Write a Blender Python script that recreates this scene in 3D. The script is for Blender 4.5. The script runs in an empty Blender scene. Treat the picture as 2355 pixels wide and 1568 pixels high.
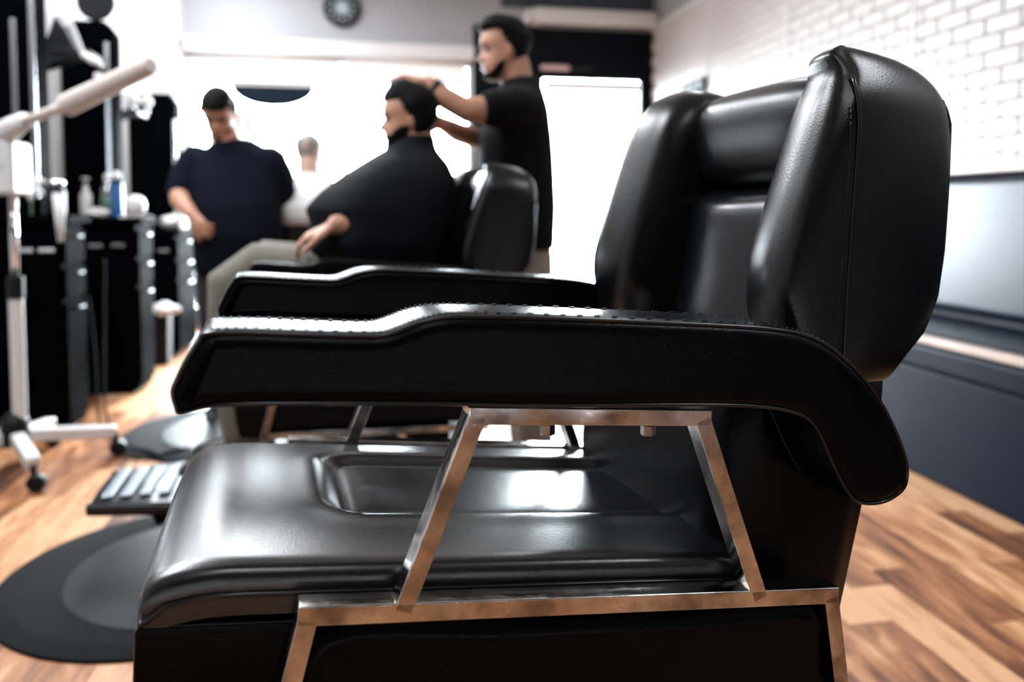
import bpy, bmesh, math, random
from mathutils import Vector, Matrix, Euler
random.seed(7)
PI = math.pi
S = bpy.context.scene
COL = S.collection

# ------------------------------------------------------------------ camera
CAM_H = 1.05
cd = bpy.data.cameras.new('camera'); cam = bpy.data.objects.new('camera', cd); COL.objects.link(cam)
cam.location = (0, 0, CAM_H)
cam.rotation_euler = (math.radians(87.0), 0, math.radians(-10.3))
cd.sensor_width = 36.0
cd.lens = 36.0*1800/2355
cd.shift_y = -0.0891
cd.clip_start = 0.02
cd.dof.use_dof = True
cd.dof.focus_distance = 0.86
cd.dof.aperture_fstop = 2.6
S.camera = cam
# ------------------------------------------------------------------ world, exposure
W = bpy.data.worlds.new('daylight'); S.world = W; W.use_nodes = True
bg = W.node_tree.nodes['Background']; bg.inputs[0].default_value = (0.86, 0.94, 1.0, 1); bg.inputs[1].default_value = 72.0
S.view_settings.view_transform = 'Standard'; S.view_settings.look = 'None'
S.view_settings.exposure = 0.26; S.view_settings.gamma = 1.0; S.view_settings.use_curve_mapping = False
S.cycles.use_denoising = True
S.cycles.max_bounces = 8; S.cycles.diffuse_bounces = 4; S.cycles.glossy_bounces = 4; S.cycles.transparent_max_bounces = 12
S.cycles.sample_clamp_indirect = 6.0

def portal(name, loc, rot, sx, sy):
    l = bpy.data.lights.new(name, 'AREA'); l.shape = 'RECTANGLE'; l.size = sx; l.size_y = sy
    l.cycles.is_portal = True
    o = bpy.data.objects.new(name, l); COL.objects.link(o); o.location = loc; o.rotation_euler = rot
    return o
portal('window_portal', (-0.33, 7.45, 1.45), (PI/2, 0, PI), 2.6, 2.0)
portal('door_portal', (2.12, 7.45, 1.2), (PI/2, 0, PI), 1.0, 2.2)

# ------------------------------------------------------------------ materials
MATS = {}
ALB = 0.64    # bright daylight: real-world (not over-white) albedos
def nt(name):
    m = bpy.data.materials.new(name); m.use_nodes = True
    t = m.node_tree
    b = t.nodes['Principled BSDF']
    MATS[name] = m
    return m, t, b
def mat(name, col, rough=0.5, metal=0.0, bump=None, spec=0.5, coat=0.0, var=None, alpha=None, emit=None, noise_rough=None):
    """col base colour; bump=(scale,strength); var=(scale,amount) mottling; noise_rough=(scale,lo,hi)"""
    if metal < .5: col = tuple(c*ALB for c in col)
    m, t, b = nt(name); N = t.nodes; L = t.links
    b.inputs['Base Color'].default_value = (*col, 1); b.inputs['Roughness'].default_value = rough
    b.inputs['Metallic'].default_value = metal; b.inputs['Specular IOR Level'].default_value = spec
    b.inputs['Coat Weight'].default_value = coat; b.inputs['Coat Roughness'].default_value = 0.12
    tc = N.new('ShaderNodeTexCoord')
    if bump:
        n = N.new('ShaderNodeTexNoise'); n.inputs['Scale'].default_value = bump[0]; n.inputs['Detail'].default_value = 4
        L.new(tc.outputs['Object'], n.inputs['Vector'])
        bp = N.new('ShaderNodeBump'); bp.inputs['Strength'].default_value = bump[1]; bp.inputs['Distance'].default_value = 0.004
        L.new(n.outputs['Fac'], bp.inputs['Height']); L.new(bp.outputs['Normal'], b.inputs['Normal'])
    if var:
        n = N.new('ShaderNodeTexNoise'); n.inputs['Scale'].default_value = var[0]; n.inputs['Detail'].default_value = 5
        L.new(tc.outputs['Object'], n.inputs['Vector'])
        r = N.new('ShaderNodeValToRGB')
        r.color_ramp.elements[0].color = (*[max(0, c*(1-var[1])) for c in col], 1)
        r.color_ramp.elements[1].color = (*[min(1, c*(1+var[1])) for c in col], 1)
        r.color_ramp.elements[0].position = .3; r.color_ramp.elements[1].position = .7
        L.new(n.outputs['Fac'], r.inputs['Fac']); L.new(r.outputs['Color'], b.inputs['Base Color'])
    if noise_rough:
        n = N.new('ShaderNodeTexNoise'); n.inputs['Scale'].default_value = noise_rough[0]; n.inputs['Detail'].default_value = 6
        L.new(tc.outputs['Object'], n.inputs['Vector'])
        mr = N.new('ShaderNodeMapRange'); mr.inputs['From Min'].default_value = .35; mr.inputs['From Max'].default_value = .65
        mr.inputs['To Min'].default_value = noise_rough[1]; mr.inputs['To Max'].default_value = noise_rough[2]
        L.new(n.outputs['Fac'], mr.inputs['Value']); L.new(mr.outputs['Result'], b.inputs['Roughness'])
    if emit:
        b.inputs['Emission Color'].default_value = (*emit[:3], 1); b.inputs['Emission Strength'].default_value = emit[3]
    return m

mat('leather', (0.0030, 0.0034, 0.0046), 0.25, bump=(420, 0.10), spec=0.09)
mat('leather_back', (0.0030, 0.0036, 0.0050), 0.26, bump=(420, 0.08), spec=0.45)
mat('leather_seat', (0.0030, 0.0034, 0.0048), 0.27, bump=(420, 0.05), spec=1.0)
mat('leather_bench', (0.004, 0.010, 0.022), 0.28, bump=(90, 0.10), spec=0.3)
mat('piping', (0.006, 0.006, 0.008), 0.22, spec=0.6)
mat('stitch', (0.012, 0.012, 0.014), 0.45)
mat('steel', (0.60, 0.575, 0.55), 0.14, metal=1.0, noise_rough=(14, 0.04, 0.18), var=(26, 0.55), bump=(16, 0.30))
mat('chrome', (0.75, 0.76, 0.78), 0.08, metal=1.0)
mat('black_plastic', (0.005, 0.005, 0.007), 0.45, spec=.18)
mat('black_metal', (0.008, 0.008, 0.010), 0.32, spec=0.5)
mat('laminate', (0.0015, 0.0018, 0.0025), 0.5, spec=0.0012)
mat('rubber', (0.004, 0.005, 0.006), 0.75, bump=(240, 0.15), spec=.08)
mat('rubber_shiny', (0.009, 0.011, 0.013), 0.42, bump=(160, 0.12), spec=.16)
mat('white_plastic', (0.82, 0.79, 0.77), 0.4)
mat('cream_plastic', (0.72, 0.62, 0.56), 0.4)
mat('white_paint', (0.80, 0.79, 0.79), 0.6, var=(3, .03))
mat('grey_paint', (0.42, 0.42, 0.445), 0.7, var=(2, .04))
mat('ceiling_paint', (0.80, 0.80, 0.80), 0.8)
mat('brick_white', (0.70, 0.645, 0.63), 0.45, bump=(45, 0.25))
mat('tread', (0.24, 0.26, 0.29), 0.42, metal=1.0)
mat('leather_base', (0.0045, 0.009, 0.019), 0.36, bump=(90, 0.10), spec=0.05)
mat('cable_black', (0.004, 0.004, 0.004), 0.8, spec=.05)
mat('mortar', (0.42, 0.33, 0.29), 0.8, bump=(120, .2))
mat('ledge_wood', (0.62, 0.47, 0.40), 0.35, var=(9, .15))
mat('frame_black', (0.003, 0.004, 0.006), 0.5, spec=.08)
mat('door_void', (0.003, 0.004, 0.006), 0.3, spec=.06)
mat('alu', (0.75, 0.76, 0.79), 0.25, metal=1.0)
mat('concrete', (0.62, 0.60, 0.58), 0.9, var=(2, .1))
mat('cape_black', (0.003, 0.0035, 0.006), 0.75, bump=(30, .2), spec=.08)
mat('tee_black', (0.0025, 0.0025, 0.0035), 0.9, bump=(60, .2), spec=.15)
mat('tee_navy', (0.0032, 0.0052, 0.0125), 0.9, bump=(60, .2), spec=.1)
mat('khaki', (0.30, 0.245, 0.20), 0.85, bump=(40, .3), var=(12, .12))
mat('khaki_olive', (0.20, 0.18, 0.145), 0.85, bump=(40, .3), var=(12, .12))
mat('jeans', (0.012, 0.014, 0.02), 0.85)
mat('skin', (0.62, 0.30, 0.19), 0.5, bump=(180, .1), var=(16, .12))
mat('skin_light', (0.70, 0.42, 0.32), 0.5, bump=(180, .1), var=(9, .15))
mat('hair_black', (0.0025, 0.002, 0.002), 0.7, bump=(160, .8), spec=.1)
mat('hair_grey', (0.30, 0.27, 0.25), 0.6, bump=(160, .8), var=(30, .3))
mat('beard', (0.006, 0.0045, 0.004), 0.8, bump=(200, .8), spec=.1)
mat('eye', (0.01, 0.008, 0.007), 0.2)
mat('lip', (0.35, 0.12, 0.09), 0.4)
mat('white_cloth', (0.85, 0.83, 0.82), 0.8, bump=(40, .2))
mat('shoe', (0.01, 0.01, 0.01), 0.4)
mat('can_blue', (0.02, 0.12, 0.32), 0.3)
mat('red', (0.65, 0.03, 0.03), 0.6)
mat('blue', (0.05, 0.08, 0.45), 0.6)
mat('green_label', (0.08, 0.16, 0.10), 0.5)
mat('skin_tube', (0.78, 0.52, 0.50), 0.25)
mat('sign_dark', (0.008, 0.014, 0.022), 0.6, spec=.03)
mat('sign_light', (0.45, 0.52, 0.56), 0.6, spec=.05)
mat('paper', (0.70, 0.62, 0.52), 0.7)
mat('bulb', (0.9, 0.9, 0.9), 0.4, emit=(1.0, 0.97, 0.94, 14.0))
mat('tube_lamp', (0.9, 0.9, 0.9), 0.4, emit=(0.90, 0.95, 1.0, 28.0))
MATS['steel'].node_tree.nodes['Principled BSDF'].inputs['Anisotropic'].default_value = 0.3

def glass_mat():
    m, t, b = nt('pane_glass'); N = t.nodes; L = t.links
    tr = N.new('ShaderNodeBsdfTransparent'); tr.inputs[0].default_value = (0.96, 0.98, 0.98, 1)
    gl = N.new('ShaderNodeBsdfGlossy'); gl.inputs['Roughness'].default_value = 0.02
    fr = N.new('ShaderNodeFresnel'); fr.inputs[0].default_value = 1.35
    mx = N.new('ShaderNodeMixShader')
    L.new(fr.outputs[0], mx.inputs[0]); L.new(tr.outputs[0], mx.inputs[1]); L.new(gl.outputs[0], mx.inputs[2])
    L.new(mx.outputs[0], N['Material Output'].inputs[0])
glass_mat()
def bottle_glass():
    m, t, b = nt('clear_plastic'); N = t.nodes; L = t.links
    tr = N.new('ShaderNodeBsdfTransparent'); tr.inputs[0].default_value = (0.88, 0.92, 0.93, 1)
    gl = N.new('ShaderNodeBsdfGlossy'); gl.inputs['Roughness'].default_value = 0.1
    mx = N.new('ShaderNodeMixShader'); mx.inputs[0].default_value = .35
    L.new(tr.outputs[0], mx.inputs[1]); L.new(gl.outputs[0], mx.inputs[2]); L.new(mx.outputs[0], N['Material Output'].inputs[0])
bottle_glass()
def shade_mat():
    m, t, b = nt('shade_cloth'); N = t.nodes; L = t.links
    d = N.new('ShaderNodeBsdfDiffuse'); d.inputs[0].default_value = (.85, .83, .82, 1)
    tl = N.new('ShaderNodeBsdfTranslucent'); tl.inputs[0].default_value = (.80, .78, .77, 1)
    tr = N.new('ShaderNodeBsdfTransparent')
    mx = N.new('ShaderNodeMixShader'); mx.inputs[0].default_value = .06
    m2 = N.new('ShaderNodeMixShader'); m2.inputs[0].default_value = .01
    L.new(d.outputs[0], mx.inputs[1]); L.new(tl.outputs[0], mx.inputs[2])
    L.new(mx.outputs[0], m2.inputs[1]); L.new(tr.outputs[0], m2.inputs[2])
    L.new(m2.outputs[0], N['Material Output'].inputs[0])
shade_mat()
def wood_mat(name='plank_wood'):
    m, t, b = nt(name); N = t.nodes; L = t.links
    oi = N.new('ShaderNodeObjectInfo'); ge = N.new('ShaderNodeNewGeometry')
    mp = N.new('ShaderNodeVectorMath'); mp.operation = 'MULTIPLY'; mp.inputs[1].default_value = (8.0, 1.35, 1.0)
    L.new(ge.outputs['Position'], mp.inputs[0])
    of = N.new('ShaderNodeVectorMath'); of.operation = 'MULTIPLY_ADD'
    rnd = N.new('ShaderNodeCombineXYZ'); L.new(oi.outputs['Random'], rnd.inputs[0]); L.new(oi.outputs['Random'], rnd.inputs[1]); L.new(oi.outputs['Random'], rnd.inputs[2])
    L.new(rnd.outputs[0], of.inputs[0]); of.inputs[1].default_value = (57, 31, 19); L.new(mp.outputs[0], of.inputs[2])
    n1 = N.new('ShaderNodeTexNoise'); n1.inputs['Scale'].default_value = 1.5; n1.inputs['Detail'].default_value = 7; n1.inputs['Distortion'].default_value = 2.0
    L.new(of.outputs[0], n1.inputs['Vector'])
    n2 = N.new('ShaderNodeTexNoise'); n2.inputs['Scale'].default_value = 7; n2.inputs['Detail'].default_value = 5; n2.inputs['Distortion'].default_value = .6
    L.new(of.outputs[0], n2.inputs['Vector'])
    a = N.new('ShaderNodeMath'); a.operation = 'MULTIPLY_ADD'; a.inputs[1].default_value = .45
    L.new(n2.outputs['Fac'], a.inputs[0]); L.new(n1.outputs['Fac'], a.inputs[2])
    a2 = N.new('ShaderNodeMath'); a2.operation = 'MULTIPLY_ADD'; a2.inputs[1].default_value = .62
    sx = N.new('ShaderNodeSeparateColor'); L.new(oi.outputs['Color'], sx.inputs[0]); L.new(sx.outputs[0], a2.inputs[0]); L.new(a.outputs[0], a2.inputs[2])
    r = N.new('ShaderNodeValToRGB'); cr = r.color_ramp
    cr.elements[0].position = .50; cr.elements[0].color = (0.0264, 0.0079, 0.0033, 1)
    cr.elements[1].position = 1.0; cr.elements[1].color = (.55, .30, .16, 1)
    e = cr.elements.new(.64); e.color = (.135, .042, .014, 1)
    e = cr.elements.new(.81); e.color = (.32, .130, .052, 1)
    a3 = N.new('ShaderNodeMath'); a3.operation = 'MULTIPLY'; a3.inputs[1].default_value = .8
    L.new(a2.outputs[0], a3.inputs[0]); L.new(a3.outputs[0], r.inputs['Fac']); L.new(r.outputs['Color'], b.inputs['Base Color'])
    b.inputs['Roughness'].default_value = .36; b.inputs['Specular IOR Level'].default_value = .7
    bp = N.new('ShaderNodeBump'); bp.inputs['Strength'].default_value = .12; bp.inputs['Distance'].default_value = .003
    L.new(n2.outputs['Fac'], bp.inputs['Height']); L.new(bp.outputs['Normal'], b.inputs['Normal'])
wood_mat()

# ------------------------------------------------------------------ mesh helpers
def mesh_obj(name, me, material, parent=None, loc=None, smooth=False):
    o = bpy.data.objects.new(name, me); COL.objects.link(o)
    if material:
        me.materials.clear(); me.materials.append(MATS[material] if isinstance(material, str) else material)
    if smooth:
        for p in me.polygons: p.use_smooth = True
    if parent: o.parent = parent
    if loc: o.location = loc
    return o
def obj(name, bm, material, parent=None, loc=None, smooth=False, bevel=0.0, seg=2, sub=0):
    bmesh.ops.recalc_face_normals(bm, faces=bm.faces[:])
    me = bpy.data.meshes.new(name); bm.to_mesh(me); bm.free()
    o = mesh_obj(name, me, material, parent, loc, smooth or bevel > 0 or sub > 0)
    if bevel > 0:
        md = o.modifiers.new('bevel', 'BEVEL'); md.width = bevel; md.segments = seg; md.limit_method = 'ANGLE'; md.angle_limit = math.radians(40)
        md.harden_normals = True
    if sub > 0:
        md = o.modifiers.new('sub', 'SUBSURF'); md.levels = sub; md.render_levels = sub
    return o
def tag(o, label=None, cat=None, group=None, kind=None):
    if label: o['label'] = label
    if cat: o['category'] = cat
    if group: o['group'] = group
    if kind: o['kind'] = kind
    return o
def thing(name, label, cat, loc=(0, 0, 0), rz=0.0, group=None):
    o = bpy.data.objects.new(name, None); COL.objects.link(o); o.empty_display_size = .1
    o.location = loc; o.rotation_euler = (0, 0, rz)
    return tag(o, label, cat, group)
def struct(name, bm, m, parent=None, **k):
    o = obj(name, bm, m, parent, **k)
    if not parent: o['kind'] = 'structure'
    return o
def BM(): return bmesh.new()
def box(bm, x0, x1, y0, y1, z0, z1, M=None):
    v = [bm.verts.new((x, y, z)) for x in (x0, x1) for y in (y0, y1) for z in (z0, z1)]
    if M is not None:
        for q in v: q.co = M @ q.co
    for f in ((0, 1, 3, 2), (4, 6, 7, 5), (0, 4, 5, 1), (2, 3, 7, 6), (0, 2, 6, 4), (1, 5, 7, 3)):
        bm.faces.new([v[i] for i in f])
    return bm
def rbox(x0, x1, y0, y1, z0, z1, M=None): return box(BM(), x0, x1, y0, y1, z0, z1, M)
def frames(pts, closed=False):
    n = len(pts); T = []
    for i in range(n):
        a = pts[i-1] if (i > 0 or closed) else pts[i]
        b = pts[(i+1) % n] if (i < n-1 or closed) else pts[i]
        d = (b-a); T.append(d.normalized() if d.length > 1e-9 else Vector((0, 0, 1)))
    return T
def tube(bm, pts, r, seg=8, closed=False, cap=True):
    pts = [Vector(p) for p in pts]; T = frames(pts, closed); n = len(pts)
    rr = r if isinstance(r, (list, tuple)) else [r]*n
    up = Vector((0, 0, 1))
    if abs(T[0].dot(up)) > .9: up = Vector((0, 1, 0))
    N0 = (up - T[0]*T[0].dot(up)).normalized()
    rings = []
    for i in range(n):
        N0 = (N0 - T[i]*N0.dot(T[i]))
        N0 = N0.normalized() if N0.length > 1e-6 else Vector((1, 0, 0))
        B = T[i].cross(N0)
        rings.append([bm.verts.new(pts[i] + (N0*math.cos(2*PI*k/seg) + B*math.sin(2*PI*k/seg))*rr[i]) for k in range(seg)])
    for i in range(n if closed else n-1):
        a, b = rings[i], rings[(i+1) % n]
        for k in range(seg): bm.faces.new((a[k], a[(k+1) % seg], b[(k+1) % seg], b[k]))
    if cap and not closed:
        bm.faces.new(rings[0][::-1]); bm.faces.new(rings[-1])
    return bm
def beam(bm, a, b, w, d, side=Vector((0, 1, 0))):
    """square tube from a to b; w in the plane perpendicular to side, d along side"""
    a, b = Vector(a), Vector(b); t = (b-a).normalized(); s = Vector(side); n = t.cross(s).normalized()
    vs = []
    for p in (a, b):
        vs.append([bm.verts.new(p + n*w*i/2 + s*d*j/2) for i, j in ((-1, -1), (1, -1), (1, 1), (-1, 1))])
    for k in range(4): bm.faces.new((vs[0][k], vs[0][(k+1) % 4], vs[1][(k+1) % 4], vs[1][k]))
    bm.faces.new(vs[0][::-1]); bm.faces.new(vs[1])
    return bm
def lathe(bm, prof, seg=20, c=(0, 0, 0), M=None):
    rings = []
    for r, z in prof:
        if r < 1e-6:
            v = bm.verts.new((c[0], c[1], c[2]+z)); rings.append([v])
        else:
            rings.append([bm.verts.new((c[0]+r*math.cos(2*PI*k/seg), c[1]+r*math.sin(2*PI*k/seg), c[2]+z)) for k in range(seg)])
    if M is not None:
        for g in rings:
            for v in g: v.co = M @ v.co
    for a, b in zip(rings, rings[1:]):
        for k in range(seg):
            k2 = (k+1) % seg
            if len(a) == 1 and len(b) == 1: continue
            if len(a) == 1: bm.faces.new((a[0], b[k], b[k2]))
            elif len(b) == 1: bm.faces.new((a[k], a[k2], b[0]))
            else: bm.faces.new((a[k], a[k2], b[k2], b[k]))
    if len(rings[0]) > 1: bm.faces.new(rings[0][::-1])
    if len(rings[-1]) > 1: bm.faces.new(rings[-1])
    return bm
def loft(bm, secs, cap=True, closed_sec=True):
    R = [[bm.verts.new(p) for p in s] for s in secs]
    n = len(R[0])
    for a, b in zip(R, R[1:]):
        for k in range(n if closed_sec else n-1):
            bm.faces.new((a[k], a[(k+1) % n], b[(k+1) % n], b[k]))
    if cap:
        bm.faces.new(R[0][::-1]); bm.faces.new(R[-1])
    return bm
def catmull(pts, per=4, closed=True):
    n = len(pts); out = []
    for i in range(n if closed else n-1):
        p0 = pts[(i-1) % n] if (closed or i > 0) else pts[i]
        p1 = pts[i]; p2 = pts[(i+1) % n]
        p3 = pts[(i+2) % n] if (closed or i+2 < n) else p2
        for k in range(per):
            t = k/per
            out.append(tuple(.5*((2*b) + (-a+c)*t + (2*a-5*b+4*c-d)*t*t + (-a+3*b-3*c+d)*t**3) for a, b, c, d in zip(p0, p1, p2, p3)))
    if not closed: out.append(tuple(pts[-1]))
    return out
def lerp(tab, x):
    if x <= tab[0][0]: return tab[0][1]
    for (a, b), (c, d) in zip(tab, tab[1:]):
        if x <= c: return b + (d-b)*(x-a)/(c-a)
    return tab[-1][1]
def sstep(a, b, x):
    t = max(0., min(1., (x-a)/(b-a))); return t*t*(3-2*t)
def offset_poly(P, d):
    """inset closed 2D polygon (ccw positive area) by d"""
    n = len(P); area = sum(P[i][0]*P[(i+1) % n][1]-P[(i+1) % n][0]*P[i][1] for i in range(n))
    s = 1 if area > 0 else -1; out = []
    for i in range(n):
        a, b, c = P[i-1], P[i], P[(i+1) % n]
        t = Vector((c[0]-a[0], c[1]-a[1]))
        t = t.normalized() if t.length > 1e-9 else Vector((1, 0))
        out.append((b[0] - t.y*d*s, b[1] + t.x*d*s))
    return out
# ------------------------------------------------------------------ the room
XL, XR, YF, YB, ZC = -1.72, 2.72, 7.317, -3.2, 3.25
fl = struct('floor', rbox(XL-.1, XR+.1, YB, YF+.15, -.06, -.010), 'plank_wood')
PW = .121
def plank_mesh():
    bm = rbox(-.5, .5, -.5, .5, -.010, 0)
    me = bpy.data.meshes.new('plank'); bmesh.ops.recalc_face_normals(bm, faces=bm.faces[:]); bm.to_mesh(me); bm.free()
    me.materials.append(MATS['plank_wood']); return me
pm = plank_mesh()
x = XL; tone = .4; fl.color = (.5, .5, .5, 1)
while x < XR:
    y = 1.1 + random.uniform(-1.2, -.1)
    while y < YF:
        ln = random.uniform(.85, 1.4); y1 = min(y+ln, YF)
        w = min(PW, XR-x)
        o = mesh_obj('plank', pm, None, fl)
        tone = (tone+random.uniform(.3, .7)) % 1.0; o.color = (tone, tone, tone, 1)
        o.location = (x+w/2, (y+y1)/2, 0); o.scale = (w-.0022, y1-y-.002, 1)
        y = y1
    x += PW
# ceiling
struct('ceiling', rbox(XL-.1, XR+.1, YB, YF+.15, ZC, ZC+.08), 'ceiling_paint')
struct('wall_back', rbox(XL-.1, XR+.1, YB-.12, YB, 0, ZC), mat('brown_paint', (.05, .042, .042), .7))
struct('wall_left', rbox(XL-.12, XL, YB, YF, 0, ZC), 'white_paint')
# right wall with brick panels
wr = struct('wall_right', rbox(XR, XR+.12, YB, YF, 0, ZC), 'grey_paint')
struct('mortar_bed', rbox(XR-.006, XR, -1.5, YF, 1.215, 2.765), 'mortar', wr)
BL, BH = .2, .0755
def brick_mesh(l):
    bm = rbox(-.012, 0, -l/2, l/2, -BH/2+.0045, BH/2-.0045)
    bmesh.ops.recalc_face_normals(bm, faces=bm.faces[:])
    e = [e for e in bm.edges if all(v.co.x < -.011 for v in e.verts)]
    bmesh.ops.bevel(bm, geom=e, offset=.003, segments=1, affect='EDGES')
    me = bpy.data.meshes.new('brick'); bm.to_mesh(me); bm.free(); me.materials.append(MATS['brick_white']); return me
bfull = brick_mesh(BL-.009)
spots = []
rows = int(round((2.765-1.215)/BH))
for r in range(rows):
    y = -1.5 + (BL/2 if r % 2 else 0)
    while y+BL < YF:
        spots.append((y+BL/2, 1.215+BH*(r+.5))); y += BL
strips = (6.02, 4.795, 3.57, 2.345)
near = sorted([s for s in spots if s[0] > 2.55 and s[1] < 1.0+ (s[0]*.25+.75)], key=lambda s: s[0])
nearset = set(near[:290])
for yy, zz in near[:290]:
    o = mesh_obj('brick', bfull, None, wr); o.location = (XR-.004, yy, zz + random.uniform(-.0006, .0006))
    o.rotation_euler = (0, 0, random.uniform(-.004, .004))
bm = BM()
for yy, zz in spots:
    if (yy, zz) in nearset: continue
    l = BL-.009
    box(bm, XR-.016, XR-.004, yy-l/2, yy+l/2, zz-BH/2+.0045, zz+BH/2-.0045)
fb = obj('far_bricks', bm, 'brick_white', wr); fb['kind'] = 'stuff'
for yy in strips:
    struct('panel_strip', rbox(XR-.021, XR, yy-.013, yy+.013, 1.215, 2.765), 'white_paint', wr)
struct('trim_1', rbox(XR-.03, XR, -1.5, YF, 2.765, 2.80), 'white_paint')
# front wall
def wall_front():
    bm = BM(); y0, y1 = YF, YF+.16
    box(bm, XL-.1, -1.60, y0, y1, 0, ZC)
    box(bm, -1.60, .963, y0, y1, 2.42, ZC)
    box(bm, -1.60, .963, y0, y1, 0, .12)
    box(bm, .963, XR+.1, y0, y1, 2.755, ZC)
    return struct('wall_front', bm, 'grey_paint')
wf = wall_front()
struct('trim_2', rbox(-1.60, .963, YF-.05, YF, 2.42, 2.55), 'white_paint')
struct('trim_3', rbox(XL, -1.575, YF-.35, YF, 0, ZC), 'white_paint')       # white corner column
struct('trim_4', rbox(XL, -1.56, YF-.365, YF, 2.46, 2.50), 'white_paint')
struct('trim_5', rbox(1.22, XR, YF-.012, YF, 2.93, ZC), mat('dark_slate', (.045, .062, .078), .7))  # darker slate-coloured section of wall above the door
struct('trim_6', rbox(.963, 1.57, YF-.03, YF+.14, 0, 2.755), 'frame_black')     # black pier between window and door
# window
wd = struct('window_1', rbox(-1.60, .963, YF+.03, YF+.10, .12, .17), 'alu')
struct('window_frame', rbox(-1.60, .963, YF+.03, YF+.10, 2.37, 2.42), 'white_paint', wd)
for xx in (-1.60, .913): struct('window_frame', rbox(xx, xx+.05, YF+.03, YF+.10, .17, 2.37), 'white_paint', wd)
struct('mullion', rbox(-.245, -.205, YF+.03, YF+.10, .17, 2.37), 'alu', wd)
for a, b in ((-1.55, -.245), (-.205, .913)):
    struct('pane', rbox(a, b, YF+.062, YF+.068, .17, 2.37), 'pane_glass', wd)
def shade(a, b, zb, name_label):
    t = thing('roller_shade', name_label, 'window shade', (0, 0, 0))
    obj('fabric', rbox(a, b, YF+.012, YF+.014, zb, 2.40), 'shade_cloth', t)
    obj('hem_bar', rbox(a, b, YF+.008, YF+.018, zb-.022, zb), 'alu', t)
    bm = BM(); tube(bm, [(a, YF+.0, 2.40), (b, YF+.0, 2.40)], .022, 12); obj('roller', bm, 'white_plastic', t, smooth=True)
shade(-1.54, -.25, 2.205, 'white roller shade raised at the top of the left window pane')
shade(-.20, .90, 2.215, 'white roller shade raised at the top of the right window pane')
# oval decal sign on the left pane
def oval(name, cx, cz, rx, rz, y0, y1, m, parent=None):
    bm = BM(); n = 48
    a = [bm.verts.new((cx+rx*math.cos(2*PI*k/n), y0, cz+rz*math.sin(2*PI*k/n))) for k in range(n)]
    b = [bm.verts.new((cx+rx*math.cos(2*PI*k/n), y1, cz+rz*math.sin(2*PI*k/n))) for k in range(n)]
    for k in range(n): bm.faces.new((a[k], a[(k+1) % n], b[(k+1) % n], b[k]))
    bm.faces.new(a); bm.faces.new(b[::-1])
    return obj(name, bm, m, parent)
def oval_part(name, cx, cz, rx, rz, za, zb, y0, y1, m, parent):
    n = 24; P = []
    for k in range(n+1):
        z = za+(zb-za)*k/n; P.append((cx+rx*math.sqrt(max(0, 1-((z-cz)/rz)**2)), z))
    P += [(2*cx-x, z) for x, z in P[::-1]]
    Q = []
    for q in P:
        if not Q or (Vector(q)-Vector(Q[-1])).length > 1e-5: Q.append(q)
    bm = BM(); loft(bm, [[(x-cx, y, z-cz) for x, z in Q] for y in (y0, y1)]); return obj(name, bm, m, parent)
t = thing('oval_window_sign', 'oval sign with a dark lower half hanging at the front window, half behind the shade', 'sign', (-.84, 0, 2.15))
oval_part('dark_half', -.84, 2.15, .36, .185, 1.965, 2.15, YF+.045, YF+.053, 'sign_dark', t)
oval_part('pale_half', -.84, 2.15, .36, .185, 2.15, 2.335, YF+.045, YF+.053, 'shade_cloth', t)
# door
dr = struct('door_1', rbox(1.57, 2.70, YF, YF+.10, 2.30, 2.755), 'door_void')        # dark transom panel
struct('door_frame', rbox(1.53, 1.59, YF-.02, YF+.10, 0, 2.755), 'frame_black', dr)
struct('door_frame', rbox(2.655, 2.72, YF-.02, YF+.10, 0, 2.755), 'frame_black', dr)
struct('door_stile', rbox(1.59, 1.635, YF+.02, YF+.07, 0, 2.30), 'frame_black', dr)
struct('door_stile', rbox(2.60, 2.655, YF+.02, YF+.07, 0, 2.30), 'frame_black', dr)
struct('door_rail', rbox(1.635, 2.60, YF+.02, YF+.07, 0, .16), 'frame_black', dr)
struct('door_rail', rbox(1.635, 2.60, YF+.02, YF+.07, 2.285, 2.30), 'frame_black', dr)
struct('door_pane', rbox(1.635, 2.60, YF+.042, YF+.048, .16, 2.285), 'pane_glass', dr)
bm = BM(); tube(bm, [(1.70, YF-.01, .85), (1.70, YF-.01, 1.25)], .013, 10); struct('door_handle', bm, 'chrome', dr, smooth=True)
t = thing('roller_shade', 'narrow white shade rolled up at the top of the glass door', 'window shade')
obj('fabric', rbox(1.66, 2.585, YF+.012, YF+.015, 2.20, 2.27), 'shade_cloth', t)
obj('hem_bar', rbox(1.66, 2.585, YF+.008, YF+.019, 2.175, 2.20), 'alu', t)
t = thing('transom_reflection', 'pale pink bar put in for a light reflection on the black transom above the glass door', 'reflection bar', (0, 0, 0))  # solid bar standing in for a pinkish tube light reflected in the transom
obj('reflection_bar', rbox(1.60, 1.88, YF-.055, YF, 2.355, 2.405), 'skin_tube', t, bevel=.02, seg=3)
obj('reflection_tail', rbox(1.88, 2.10, YF-.03, YF-.012, 2.372, 2.390), 'black_metal', t)
tag(obj('paper_sticker', rbox(1.665, 1.72, YF+.036, YF+.041, 1.50, 1.61), 'paper'), 'small tan paper sticker on the glass door beside the barber', 'sticker')
# air curtain over the door
t = thing('air_curtain', 'long white air curtain unit mounted above the black door', 'air conditioner', (0, 0, 0))
obj('housing', rbox(1.50, 2.69, YF-.22, YF, 2.765, 2.90), 'white_plastic', t, bevel=.03, seg=3)
obj('end_cap', rbox(1.43, 1.50, YF-.20, YF, 2.775, 2.89), 'white_paint', t, bevel=.03, seg=3)
for k in range(3): obj('louvre', rbox(1.56, 2.64, YF-.16+k*.045, YF-.14+k*.045, 2.755, 2.766), 'alu', t)
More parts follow.
